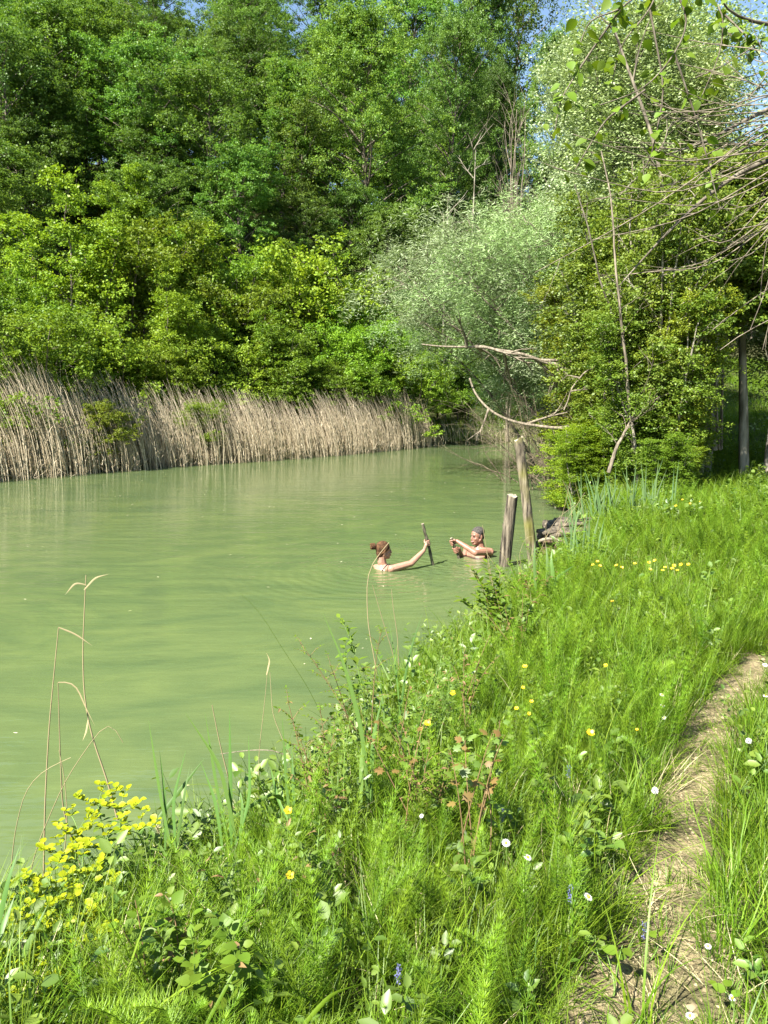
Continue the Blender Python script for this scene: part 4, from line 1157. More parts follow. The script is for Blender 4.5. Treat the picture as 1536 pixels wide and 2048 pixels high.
#@@NEAR@@
# ------------------------------------------------------------------ posts and old timber in the water
def rough_post(name, label, pts, r0, r1, mat, seed, group=None):
    gg = np.random.RandomState(seed)
    W = np.array([at_y(*p) for p in pts]); o = W[0].copy()
    C = curve_through(W - o, 44); n = len(C); sides = 26
    T = nrm(np.gradient(C, axis=0)); U = nrm(np.cross(T, np.array([0, 1.0, .01]))); V2 = np.cross(T, U)
    a = np.linspace(0, 2 * math.pi, sides, endpoint=False)
    zz = np.arange(n)[:, None] * .12 + np.zeros((1, sides)); aa = a[None] + np.zeros((n, 1))
    rad = np.linspace(r0, r1, n)[:, None] * (1 + .30 * fbm(np.cos(aa) * 3.2 + 9 + seed, zz * .35 + np.sin(aa) * 3.2, seed) + .16 * fbm(np.cos(aa) * 8, np.sin(aa) * 8 + zz * .9, seed + 3))
    P_ = C[:, None] + rad[..., None] * (np.cos(aa)[..., None] * U[:, None] + np.sin(aa)[..., None] * V2[:, None])
    jag = (np.cos(a - seed) * .022 + (vnoise(a * 1.6, a * 0 + seed, 4) - .5) * .035) + gg.randn(sides) * .003
    for q_, w_ in ((-1, 1), (-2, .6), (-3, .25)): P_[q_] += (jag * w_)[:, None] * T[-1]
    idx = np.arange(n * sides).reshape(n, sides); A = idx[:-1]; B = idx[1:]
    mb = MB(); mb.add(P_.reshape(-1, 3), np.stack([A, np.roll(A, -1, 1), np.roll(B, -1, 1), B], -1).reshape(-1, 4))
    r = thing(name, tuple(o), label, 'post', group)
    part('trunk', mb.mesh('trunk', M[mat], True), r)
    top = P_[-1]
    mb = MB(); k = np.arange(sides); mb.add(np.concatenate([top, [P_[-1].mean(0) + T[-1] * .004]]), np.stack([k, np.roll(k, -1), np.full(sides, sides)], -1))
    part('cut_end', mb.mesh('cut_end', M['cut']), r)
    # torn bark splinters
    for j in range(5):
        ang = gg.rand() * 6.28; q = int(gg.uniform(.5, 1) * (n - 2)); b = C[q] + (math.cos(ang) * U[q] + math.sin(ang) * V2[q]) * rad[q, 0] * .95
        mb = MB(); e = b + T[q] * gg.uniform(.03, .07) + (math.cos(ang) * U[q] + math.sin(ang) * V2[q]) * gg.uniform(.005, .02)
        tube(mb, np.stack([b, (b + e) / 2, e]), [.008, .006, .002], 4); part('splinter', mb.mesh('splinter', M[mat]), r)
    return r
M['cut'] = bark_mat('cut_wood', (.16, .13, .09), (.34, .30, .23), 30, .5, stretch=1)
PX = 1 / F_PX
rough_post('mooring_post', 'tall weathered post with mossy yellow side, standing in the water by the planks',
           [(1072, 1215, 9.3), (1068, 1140, 9.3), (1058, 1050, 9.3), (1048, 960, 9.35), (1037, 878, 9.4)], 11.5 * PX * 9.3, 8.8 * PX * 9.3, 'postmoss', 3)
rough_post('mooring_post', 'short leaning grey post left of the tall one', [(1000, 1190, 9.7), (1008, 1135, 9.7), (1016, 1060, 9.7), (1025, 990, 9.7)], 12.5 * PX * 9.7, 11 * PX * 9.7, 'post', 5)

def plank(label, a, b, w, th, mat='plank', name='old_plank', cat='plank', roll=0.0, seed=0):
    A, B_ = np.array(at_y(*a)), np.array(at_y(*b)); gg = np.random.RandomState(seed + 50)
    D = B_ - A; L = np.linalg.norm(D)
    n = 9; V = []; F_ = []
    for i in range(n):
        t = i / (n - 1); ww = w * (1 + .12 * gg.randn()) / 2 * (.75 if i in (0, n - 1) else 1); hh = th * (1 + .15 * gg.randn()) / 2; j = gg.randn() * .008
        V += [(-ww, t * L, -hh + j), (ww, t * L + gg.randn() * .01, -hh + j), (ww, t * L, hh + j), (-ww, t * L + gg.randn() * .01, hh + j)]
    for i in range(n - 1):
        for k in range(4):
            F_.append((i * 4 + k, i * 4 + (k + 1) % 4, (i + 1) * 4 + (k + 1) % 4, (i + 1) * 4 + k))
    F_ += [(3, 2, 1, 0), tuple((n - 1) * 4 + k for k in range(4))]
    mb = MB(); mb.add(V, F_)
    o = link(name, mb.mesh(name, M[mat])); o.matrix_world = aim(D, (roll, -.25, 1), A, 1)
    return tag(o, label, cat)
plank('long grey plank on top of the timber heap by the tall post', (1078, 1066, 9.5), (1215, 1034, 10.1), .15, .04, seed=1)
plank('grey plank lying under the topmost plank of the timber heap', (1074, 1074, 9.6), (1190, 1056, 9.5), .14, .045, seed=2, roll=.2)
plank('dark short plank sloping down into the water beside the tall post', (1086, 1052, 9.9), (1140, 1040, 9.9), .20, .05, seed=3, roll=-.4)
plank('split grey board at the bottom of the timber heap', (1070, 1088, 9.5), (1170, 1078, 9.4), .13, .05, seed=4, roll=.3)
plank('thin pale board jutting from the heap towards the right bank', (1120, 1050, 9.7), (1245, 1046, 9.9), .07, .03, seed=5)
plank('brown upright rotten board at the water edge below the planks', (1092, 1150, 9.3), (1094, 1078, 9.4), .20, .06, 'rot', 'rotten_board', 'board', seed=6)
plank('dark brown leaning board right of the rotten upright one', (1130, 1150, 9.4), (1118, 1080, 9.5), .16, .06, 'rot', 'rotten_board', 'board', seed=7)
px_branch('curved_root', 'curved pale root arching over the boards by the tall post', [(1075, 1086, 9.35), (1090, 1077, 9.3), (1115, 1077, 9.3), (1145, 1090, 9.3), (1160, 1120, 9.3)], .022, .012, 'twig', 'root', n=14, seed=11)

# ------------------------------------------------------------------ people
def remeshed(mb, name, mat, voxel, smooth=4):
    o = link('shape', mb.mesh('shape'))
    m = o.modifiers.new('r', 'REMESH'); m.mode = 'VOXEL'; m.voxel_size = voxel; m.use_smooth_shade = True
    m = o.modifiers.new('s', 'SMOOTH'); m.iterations = smooth; m.factor = .5
    dg = bpy.context.evaluated_depsgraph_get(); dg.update()
    me = bpy.data.meshes.new_from_object(o.evaluated_get(dg)); me.name = name
    bpy.data.objects.remove(o)
    me.materials.clear(); me.materials.append(mat)
    me.polygons.foreach_set('use_smooth', np.ones(len(me.polygons), bool))
    return me

def cap(mb, a, b, r0, r1, n=5, sides=10):
    a, b = np.array(a, float), np.array(b, float)
    d = nrm(b - a)
    P_ = np.linspace(a, b, n); rr_ = np.linspace(r0, r1, n)
    P_ = np.concatenate([[a - d * r0 * .95, a - d * r0 * .6], P_, [b + d * r1 * .6, b + d * r1 * .95]])
    rr_ = np.concatenate([[r0 * .3, r0 * .8], rr_, [r1 * .8, r1 * .3]])
    tube(mb, P_, rr_, sides)

def basis(F_, U_=(0, 0, 1)):
    F_ = nrm(np.array(F_, float)); U_ = np.array(U_, float); S_ = nrm(np.cross(F_, U_)); U_ = np.cross(S_, F_)
    return np.stack([S_, F_, U_], 1)          # columns: person's right, forward, up

def head(mb, C, B_, k=1.0, female=False):
    g_ = lambda s, f, u: C + B_ @ (np.array([s, f, u]) * k)
    def E(c, r): ellipsoid(mb, g_(*c), np.array(r) * k, B_, 18, 12)
    E((0, -.012, .032), (.074, .093, .086)); E((0, .028, -.03), (.057 if female else .060, .058, .084))
    E((0, .058, -.092), (.024, .020, .018) if female else (.030, .024, .021))
    for s in (-1, 1):
        cap(mb, g_(s * .052, -.005, -.045), g_(s * .020, .058, -.088), .020 * k, .017 * k)
        E((s * .032, .056, -.026), (.023, .021, .024)); E((s * .076, -.012, -.008), (.009, .018, .031))
    E((0, .066, .030), (.046, .017, .013))
    cap(mb, g_(0, .080, .018), g_(0, .098, -.026), .007 * k, .0105 * k); E((0.0, .090, -.033), (.016, .010, .008))
    E((0, .084, -.060), (.025, .011, .013))
    cap(mb, g_(0, -.025, -.05), g_(0, -.04, -.15), (.048 if female else .056) * k, (.052 if female else .062) * k)
    return g_

def fist(mb, S0, A, Pd, r, k=1.0, flip=1):
    """four fingers and a thumb closed round a stick: S0 centre of the grip, A stick axis, Pd side on which the palm lies"""
    A = nrm(A); Pd = nrm(Pd - (Pd @ A) * A); Q = np.cross(A, Pd) * flip
    pc = S0 + Pd * (r + .016 * k)
    for i, off in enumerate((-.031, -.010, .011, .031)):
        o_ = S0 + A * off * k; fr = (.0088, .0098, .0098, .0090)[i] * k
        R0 = r + fr
        span = (215, 235, 232, 220)[i]
        pts = [o_ + Pd * (R0 + .014) * math.cos(0) + Q * .004] + [o_ + (Pd * math.cos(R(q)) + Q * math.sin(R(q))) * (R0 + (.005 if q in (65, 140) else 0)) for q in (35, 65, 100, 140, 175, span)]
        for a_, b_ in zip(pts[:-1], pts[1:]): cap(mb, a_, b_, fr, fr * .96, 2, 8)
        cap(mb, pc + A * off * .8 * k, pts[1], .013 * k, .011 * k, 2, 8)
    th = [pc - A * .020 * k, S0 + (Pd * .6 - Q * .8) * (r + .014) + A * .02 * k, S0 + (-Pd * .3 - Q * 1.0) * (r + .012) + A * .036 * k, S0 + (-Pd * .9 - Q * .5) * (r + .010) + A * .042 * k]
    for a_, b_, r_ in zip(th[:-1], th[1:], (.014, .012, .010)): cap(mb, a_, b_, r_ * k, r_ * .9 * k, 2, 8)
    ellipsoid(mb, pc + Pd * .004, (.020 * k, .036 * k, .018 * k), np.stack([np.cross(A, Pd), A, Pd], 1), 12, 8)
    return pc + Pd * .03 * k - A * .004

def skin(name, c1, c2):
    m, nt, N, L, out = new_mat(name)
    b_ = N.new('ShaderNodeBsdfPrincipled'); b_.inputs['Roughness'].default_value = .42; b_.inputs['Specular IOR Level'].default_value = .45
    b_.inputs['Subsurface Weight'].default_value = .12; b_.inputs['Subsurface Radius'].default_value = (.02, .008, .004); b_.inputs['Subsurface Scale'].default_value = .4
    tc = N.new('ShaderNodeTexCoord'); nz = N.new('ShaderNodeTexNoise'); nz.inputs['Scale'].default_value = 14; L.new(tc.outputs['Object'], nz.inputs[0])
    mx = N.new('ShaderNodeMixRGB'); mx.inputs[1].default_value = (*c1, 1); mx.inputs[2].default_value = (*c2, 1)
    L.new(nz.outputs[0], mx.inputs[0]); L.new(mx.outputs[0], b_.inputs['Base Color']); L.new(b_.outputs[0], out.inputs[0])
    return m
M['skin_m'] = skin('skin_tanned', (.17, .078, .050), (.31, .165, .11))
M['skin_w'] = skin('skin_fair', (.23, .12, .082), (.36, .21, .145))
M['hair_m'] = bark_mat('grey_hair', (.016, .013, .010), (.11, .098, .086), 90, .6, stretch=1)
M['hair_w'] = bark_mat('auburn_hair', (.028, .014, .007), (.115, .058, .026), 55, .6, stretch=.3)
M['eye'] = plain_mat('dark_eye', (.02, .015, .012), .2, .5)
M['teeth'] = plain_mat('teeth', (.6, .58, .52), .3, .5)
M['lip'] = plain_mat('lips', (.26, .09, .07), .4, .4)
M['suit'] = plain_mat('dark_swimsuit', (.012, .013, .02), .5, .4)

def wooden_stick(label, a, b, r0, r1, seed):
    C = curve_through([a, (np.array(a) + b) / 2 + np.array([.006, 0, 0]), b], 16) - a
    C = C + np.random.RandomState(seed).randn(16, 3) * .0009
    mb = MB(); tube(mb, C, np.linspace(r0, r1, 16) * (1 + .07 * np.random.RandomState(seed).randn(16)), 10, cap=False)
    r = thing('wooden_stick', tuple(a), label, 'stick'); part('shaft', mb.mesh('shaft', M['stick'], True), r)
    for e, rr_, d in ((C[-1], r1, 1), (C[0], r0, -1)):
        mb = MB(); D = nrm(C[-1] - C[0]) * d; tube(mb, np.stack([e - D * .004, e + D * .006]), [rr_ * 1.0, rr_ * .97], 10); part('cut_end', mb.mesh('cut_end', M['cut']), r)

# the man: facing left, chest at the water line, both fists on an upright stick
Y0 = MAN_Y
mp_ = lambda px, py, dy=0.0: at_y(px, py, Y0 + dy)
mb = MB()
Hc = mp_(954.5, 1072.5); FB = basis((-.86, -.50, -.06))
hg = head(mb, Hc, FB, 1.02)
cap(mb, hg(0, -.03, -.08), mp_(962, 1104, .02), .058, .070)
shn, shf = mp_(980, 1104, -.12), mp_(934, 1100, .12)
cap(mb, shn, shf, .058, .056); cap(mb, (shn + shf) / 2 + [0, 0, .03], mp_(962, 1098, .02), .055, .058)
ellipsoid(mb, (shn + shf) / 2 + np.array([0, 0, -.16]), (.205, .12, .22), basis((-.45, -.85, 0)), 20, 14)
ellipsoid(mb, (shn + shf) / 2 + np.array([0, .02, -.44]), (.165, .11, .26), basis((-.45, -.85, 0)), 20, 14)
S_top, S_bot = mp_(902.5, 1077, -.22), mp_(921, 1126, -.20)
ax = nrm(S_top - S_bot)
g1 = S_top * .82 + S_bot * .18; g1 = mp_(905, 1085.5, -.22); g2 = mp_(909.5, 1101, -.21)
k1 = S_top + (S_bot - S_top) * ((g1 - S_top) @ (S_bot - S_top) / ((S_bot - S_top) @ (S_bot - S_top)))
k2 = S_top + (S_bot - S_top) * ((g2 - S_top) @ (S_bot - S_top) / ((S_bot - S_top) @ (S_bot - S_top)))
w1 = fist(mb, k1, ax, np.array([.85, .35, 0]), .019, .98, 1)
w2 = fist(mb, k2, ax, np.array([.75, .65, 0]), .019, .98, -1)
el = mp_(951, 1106, -.33)
cap(mb, shn, el, .050, .040); cap(mb, el, el * .5 + w1 * .5, .041, .036); cap(mb, el * .5 + w1 * .5, w1, .036, .024)
el2 = mp_(926, 1119, -.05)
cap(mb, shf, el2, .048, .040); cap(mb, el2, w2, .038, .024)
man = thing('person', (M_C[0], Y0, 0), 'man with short grey hair smiling in the water, both fists on a short stick', 'person')
po = np.array(man.location)
def pt(name, me, root):
    o = link(name, me, root); o.location = -Vector(root.location); return o
pt('body', remeshed(mb, 'body', M['skin_m'], .0045, 3), man)
mb = MB()
ellipsoid(mb, hg(0, -.019, .054), np.array((.077, .090, .0765)) * 1.02, FB, 22, 16)
for s in (-1, 1): cap(mb, hg(s * .072, .008, .03), hg(s * .073, .010, -.004), .010, .007)
ellipsoid(mb, hg(0, -.062, -.005), (.058, .042, .06), FB, 18, 12)
pt('hair', remeshed(mb, 'hair', M['hair_m'], .005, 1), man)
for s in (-1, 1):
    mb = MB(); ellipsoid(mb, hg(s * .030, .0815, .008), (.012, .005, .005), FB, 10, 6); pt('eye', mb.mesh('eye', M['eye'], True), man)
    mb = MB(); cap(mb, hg(s * .018, .089, .028), hg(s * .045, .080, .027), .004, .003); pt('eyebrow', mb.mesh('eyebrow', M['hair_m'], True), man)
mb = MB(); ellipsoid(mb, hg(0, .088, -.060), (.027, .011, .0125), FB, 14, 8); lp = pt('lips', mb.mesh('lips', M['lip'], True), man)
mb = MB(); ellipsoid(mb, hg(0, .0895, -.057), (.022, .009, .0065), FB, 14, 8); pt('teeth', mb.mesh('teeth', M['teeth'], True), man)
wooden_stick('short wooden stick gripped in both fists of the man', S_bot, S_top, .019, .018, 4)

# the woman: seen from the side and back, one arm stretched out to hold a tall stick
Y0 = WOMAN_Y
wp = lambda px, py, dy=0.0: at_y(px, py, Y0 + dy)
mb = MB()
Hc = wp(768, 1101.5); FB = basis((.95, .22, .02))
hg = head(mb, Hc, FB, .97, True)
nb_ = wp(765, 1129, .0)
cap(mb, hg(0, -.035, -.08), nb_, .048, .058)
shn, shf = wp(783, 1138, -.15), wp(752, 1136, .14)
cap(mb, shn, shf, .052, .050); cap(mb, nb_, (shn + shf) / 2 + [0, 0, .03], .055, .055)
TB = basis((.82, .55, 0))
ellipsoid(mb, (shn + shf) / 2 + np.array([-.03, 0, -.13]), (.175, .105, .19), TB, 20, 14)
ellipsoid(mb, (shn + shf) / 2 + np.array([-.02, 0, -.40]), (.14, .10, .24), TB, 20, 14)
St, Sb = wp(845.5, 1048, .12), wp(868, 1140, .22)
ax = nrm(St - Sb); gk = wp(854.5, 1086, .15)
kk = St + (Sb - St) * ((gk - St) @ (Sb - St) / ((Sb - St) @ (Sb - St)))
w1 = fist(mb, kk, ax, np.array([-.35, -.93, 0]), .020, .95, 1)
el = wp(822, 1127, -.06); w1b = wp(848, 1101, .10)
cap(mb, shn, el, .050, .041); cap(mb, el, el * .5 + w1b * .5, .042, .036); cap(mb, el * .5 + w1b * .5, w1b, .036, .025); cap(mb, w1b, w1, .022, .022)
el2 = wp(790, 1150, .35); cap(mb, shf, el2, .042, .036)
woman = thing('person', (W_C[0], Y0, 0), 'woman with auburn bun in the water, her arm stretched out to a tall stick', 'person')
pt('body', remeshed(mb, 'body', M['skin_w'], .0045, 3), woman)
mb = MB()
ellipsoid(mb, hg(0, -.020, .046), np.array((.081, .094, .084)), FB, 22, 16)
ellipsoid(mb, hg(0, -.055, -.022), (.062, .050, .066), FB, 18, 12)
for s in (-1, 1): cap(mb, hg(s * .066, .018, .05), hg(s * .070, -.02, -.012), .020, .018)
cap(mb, hg(.02, -.085, -.06), hg(.02, -.10, -.105), .013, .006)
cap(mb, hg(0, -.09, .05), hg(0, -.125, .062), .022, .024)
pt('hair', remeshed(mb, 'hair', M['hair_w'], .005, 1), woman)
mb = MB(); ellipsoid(mb, hg(0, -.148, .068), (.036, .034, .038), FB, 16, 10)
for i in range(7):
    a = i * .9; c = hg(0, -.148, .068); q = [c + FB @ (np.array([math.cos(a + t) * .034, math.sin(t * 1.3) * .026, math.sin(a + t) * .036])) for t in np.linspace(0, 3.4, 9)]
    tube(mb, np.array(q), .008, 6)
bn = pt('bun', mb.mesh('bun', M['hair_w'], True), woman)
for s in (-1, 1):
    mb = MB(); ellipsoid(mb, hg(s * .030, .083, .008), (.011, .006, .005), FB, 10, 6); pt('eye', mb.mesh('eye', M['eye'], True), woman)
mb = MB(); ellipsoid(mb, hg(0, .087, -.060), (.021, .009, .008), FB, 14, 8); pt('lips', mb.mesh('lips', M['lip'], True), woman)
mb = MB()
tube(mb, curve_through([wp(764, 1142, -.17), wp(767, 1137, -.215), wp(772, 1131.5, -.20), wp(777, 1127.5, -.13), wp(782, 1130, -.02), wp(790, 1142, .0)], 14), .0065, 6)
sm = pt('strap', mb.mesh('strap', M['suit'], True), woman)
mb = MB(); ellipsoid(mb, (shn + shf) / 2 + np.array([-.03, 0, -.18]), (.184, .115, .15), TB, 22, 14); ellipsoid(mb, (shn + shf) / 2 + np.array([-.02, 0, -.40]), (.15, .112, .25), TB, 20, 14)
pt('swimsuit', remeshed(mb, 'swimsuit', M['suit'], .01, 2), woman)
wooden_stick('tall slanting wooden stick held up by the woman', Sb, St, .021, .019, 6)

# ------------------------------------------------------------------ plants of the near bank, one by one
def gpt(px, py, off=0.0):
    return hit(px, py, off)

def leafy_plant(name, label, cat, base, tops, shape, ls, per=10, mode='alt', stem='brownstem', group=None, sr=.003, start=.25, mix=None, seed=0):
    gg = np.random.RandomState(seed + 300)
    B_ = np.array(base, float); r = thing(name, tuple(B_), label, cat, group)
    for tp in tops:
        T_ = np.array(tp, float) - B_; b0 = gg.randn(3) * [.04, .04, 0]
        mid = (b0 + T_) / 2 + np.array([0, 0, abs(T_[2]) * .18]) + gg.randn(3) * .03
        C = bez(b0, mid, T_, 14)
        mb = MB(); tube(mb, C, np.linspace(sr, sr * .35, 14), 5, tone=.4, cap=False)
        nodes = []
        for i in range(per):
            f = start + (1 - start) * (i + .7) / per; k = f * 13
            p = np.array([np.interp(k, np.arange(14), C[:, j]) for j in range(3)]); d = nrm(C[min(int(k) + 1, 13)] - C[int(k) - 1])
            a = i * (2.4 if mode == 'alt' else 1.571) + gg.rand() * .5
            for s in ((0,) if mode == 'alt' else (0, math.pi)):
                side = nrm(np.array([math.cos(a + s), math.sin(a + s), .35 + .3 * gg.randn()]) + d * .35)
                sz = ls * (1.1 - .45 * f) * gg.uniform(.75, 1.25)
                if mode == 'pinnate':
                    e = p + side * ls * 2.6 * (1.1 - .4 * f)
                    tube(mb, np.stack([p, (p + e) / 2 + [0, 0, .01], e]), [.0014, .001, .0006], 3, tone=.5, cap=False)
                    lat = nrm(np.cross(side, (0, 0, 1)))
                    for q in (.35, .6, .85):
                        for s2 in (-1, 1): nodes.append((p + (e - p) * q + [0, 0, .006], lat * s2 + side * .5, sz * .62))
                    nodes.append((e, side, sz * .75))
                else: nodes.append((p + side * .008, side, sz))
        st = part('stem', mb.mesh('stem', M[stem], True), r)
        for p, dd, sz in nodes:
            sh = shape if not mix or gg.rand() > mix[1] else mix[0]
            part('leaf', SH[sh], st, p, dd + gg.randn(3) * .15 - np.array([0, 0, .15]), np.array([gg.randn() * .3, gg.randn() * .3 - .1, 1]), sz)
    return r

def up(px, py, dep): return at_y(px, py, dep)
SH['ovate_lime'] = leaf_shape('ovate_leaf', ov_prof, 'lime')

# tall shoots against the water, each its own plant
def shoot(label, base_px, base_off, tops, **kw):
    b = gpt(*base_px, base_off); b[2] -= base_off
    leafy_plant(kw.pop('name', 'leafy_shoot'), label, kw.pop('cat', 'plant'), b, [up(px, py, b[1] + kw.get('dy', 0) + g.uniform(-.1, .1)) for px, py in tops], **{k: v for k, v in kw.items() if k != 'dy'})
shoot('upright young shoot with pale whorled leaves against the green water', (720, 1500), .1, [(680, 1235), (690, 1285)], shape='ovate_lime', ls=.06, per=14, mode='opp', stem='stem', start=.42, seed=1, name='young_sapling', cat='sapling')
shoot('bramble with compound leaves spreading left from the young shoot', (735, 1500), .1, [(600, 1285), (762, 1265), (660, 1330)], shape='ovate_lime', ls=.038, per=6, mode='pinnate', start=.35, seed=2, name='bramble_bush', cat='bramble')
shoot('leafy shoots with rounded leaves in front of the short post', (1010, 1265), .1, [(940, 1135), (1000, 1140), (962, 1170), (985, 1160), (920, 1195), (975, 1125), (950, 1190)], shape='ovate_lime', ls=.075, per=14, mode='opp', start=.3, seed=3, name='leafy_shrub', cat='shrub')
shoot('bushy shrub with dark stems left of the withered leaves', (1030, 1290), .1, [(960, 1215), (1005, 1195), (1045, 1180), (1060, 1205), (935, 1250), (1080, 1190), (1000, 1230), (1040, 1230)], shape='ovate', ls=.065, per=14, mode='alt', start=.3, seed=4, name='leafy_shrub', cat='shrub', mix=('dead', .12))
shoot('clump of withered brown leaves at the foot of the tall post', (1080, 1210), .05, [(1040, 1150), (1070, 1135), (1100, 1150), (1060, 1165), (1090, 1170), (1110, 1140), (1030, 1175)], shape='dead', ls=.06, per=12, mode='alt', start=.2, seed=5, name='withered_shrub', cat='shrub', mix=('ovate_lime', .25))
shoot('bright green bush right of the timber heap', (1170, 1160), .05, [(1130, 1090), (1160, 1060), (1190, 1070), (1210, 1095), (1175, 1085), (1145, 1115), (1225, 1060)], shape='ovate_lime', ls=.06, per=12, mode='opp', stem='stem', start=.2, seed=6, name='leafy_shrub', cat='shrub')
shoot('light leaved bush among the blue green sedges', (1250, 1090), .05, [(1210, 1010), (1240, 1000), (1270, 1015), (1290, 1030), (1230, 1030)], shape='ovate_lime', ls=.06, per=12, mode='opp', stem='stem', start=.2, seed=7, name='leafy_shrub', cat='shrub')
brs = [((640, 1640), [(600, 1480), (575, 1400), (640, 1420), (670, 1460), (620, 1530)], 'low bramble at the water edge beside the bent dry reed'),
       ((700, 1660), [(650, 1500), (700, 1440), (740, 1480), (690, 1550), (640, 1580)], 'bramble with brown stems in front of the tall bent blade'),
       ((780, 1560), [(760, 1400), (820, 1370), (720, 1420), (800, 1440), (850, 1420)], 'bramble below the two dry stalks by the water'),
       ((850, 1500), [(880, 1330), (910, 1300), (840, 1350), (900, 1370), (860, 1400), (930, 1340)], 'bramble arching over the water edge below the leafy shrubs'),
       ((930, 1430), [(930, 1290), (980, 1270), (960, 1320), (1000, 1310), (900, 1320)], 'bramble tangle with pale tips right of the arching bramble'),
       ((620, 1780), [(560, 1650), (640, 1640), (600, 1700), (680, 1680), (520, 1690)], 'broad leaved plant at the water edge behind the yellow buttercup'),
       ((860, 1640), [(800, 1520), (860, 1500), (900, 1530), (830, 1560), (880, 1580)], 'dense bramble in the middle of the bank left of the reddish maple'),
       ((480, 1840), [(420, 1700), (470, 1720), (380, 1720), (520, 1760), (440, 1770)], 'leafy weed at the foot of the green sedge blades'),
       ((330, 1960), [(270, 1800), (330, 1790), (380, 1830), (300, 1850), (240, 1850)], 'broad leaved dogwood below the spurge flowers'),
       ((420, 2020), [(380, 1860), (440, 1850), (350, 1900), (480, 1890)], 'broad leaved plant right of the dogwood near the bottom edge')]
for i, (b, tops, lb) in enumerate(brs):
    big = i in (8, 9)
    shoot(lb, b, .1, tops, shape='big' if big else 'ovate' if i % 2 else 'ovate_lime', ls=.045 if big else .036, per=9 if big else (6 if i % 3 == 0 else 12), mode='opp' if (big or i % 3) else 'pinnate', stem='brownstem' if i % 2 == 0 else 'stem', start=.25, seed=20 + i,
          name='bramble_bush' if 'bramble' in lb else 'leafy_weed', cat='bramble' if 'bramble' in lb else 'weed', mix=('dead', .08))
# young maples with reddish new leaves
shoot('young maple with orange red new leaves among the horsetails', (960, 1700), .1, [(985, 1465), (1000, 1440), (930, 1480), (965, 1545), (900, 1500), (1010, 1470)], shape='maple', ls=.05, per=5, mode='opp', start=.5, seed=40, name='maple_sapling', cat='sapling', mix=('red', .45))
shoot('young maple with browned tips left of the larger one', (830, 1640), .1, [(790, 1450), (760, 1440), (850, 1440), (740, 1470)], shape='maple', ls=.045, per=5, mode='opp', start=.5, seed=41, name='maple_sapling', cat='sapling', mix=('red', .4))
shoot('hazel seedling with broad bright leaves beside the path', (1220, 1960), .03, [(1205, 1880), (1245, 1890), (1190, 1870)], shape='big', ls=.055, per=3, mode='alt', stem='stem', start=.6, seed=42, name='hazel_seedling', cat='seedling')
shoot('single broad leaf plant on the path right of the hazel seedling', (1290, 1895), .02, [(1296, 1860)], shape='big', ls=.04, per=3, mode='alt', stem='stem', start=.5, seed=43, name='small_seedling', cat='seedling')
shoot('small broad leaved seedling in the grass right of the path', (1440, 2010), .03, [(1440, 1975), (1455, 1985)], shape='big', ls=.045, per=2, mode='alt', stem='stem', start=.6, seed=44, name='small_seedling', cat='seedling')

# spurge with yellow flower heads, bottom left
def spurge(px, py, dep, label, seed, nfl=5):
    gg = np.random.RandomState(seed); T_ = up(px, py, dep)
    b = np.array([T_[0] + gg.uniform(-.05, .12), dep + gg.uniform(-.1, .1), 0]); b[2] = max(gz(b[0], b[1]), 0) - .02
    r = thing('spurge_plant', tuple(b), label, 'spurge')
    Tt = T_ - b; C = bez((0, 0, 0), (Tt[0] * .3, Tt[1] * .3, Tt[2] * .6), Tt * [1, 1, .9], 14)
    mb = MB(); tube(mb, C, np.linspace(.0045, .0025, 14), 6, tone=.4, cap=False)
    heads = []
    for i in range(nfl):
        a = i * 6.28 / nfl + gg.rand() * .5; e = C[-1] + np.array([math.cos(a) * .05, math.sin(a) * .05, gg.uniform(.02, .05)])
        tube(mb, np.stack([C[-1], (C[-1] + e) / 2 + [0, 0, .008], e]), .0015, 4, tone=.7, cap=False); heads.append(e)
        for s in (-1, 1):
            e2 = e + np.array([math.cos(a + s * .7) * .022, math.sin(a + s * .7) * .022, .018]); tube(mb, np.stack([e, e2]), .001, 3, tone=.7, cap=False); heads.append(e2)
    st = part('stem', mb.mesh('stem', M['stem'], True), r)
    for i in range(20):
        f = .12 + .86 * i / 20; k = f * 13; p = np.array([np.interp(k, np.arange(14), C[:, j]) for j in range(3)]); a = i * 2.4
        part('leaf', SH['narrow'] if i % 3 else SH['ovate'], st, p, (math.cos(a), math.sin(a), .25), (0, 0, 1), .055 * gg.uniform(.8, 1.2))
    for e in heads:
        a = gg.rand() * 3.14
        for s in (0, 3.1416):
            part('bract', SH['bract'], st, e, (math.cos(a + s), math.sin(a + s), .35), (gg.randn() * .2, gg.randn() * .2 - .1, 1), .027 * gg.uniform(.8, 1.2))
        mb = MB(); ellipsoid(mb, e + [0, 0, .004], (.003, .003, .003), None, 6, 4); part('flower', mb.mesh('flower', M['bract']), st)
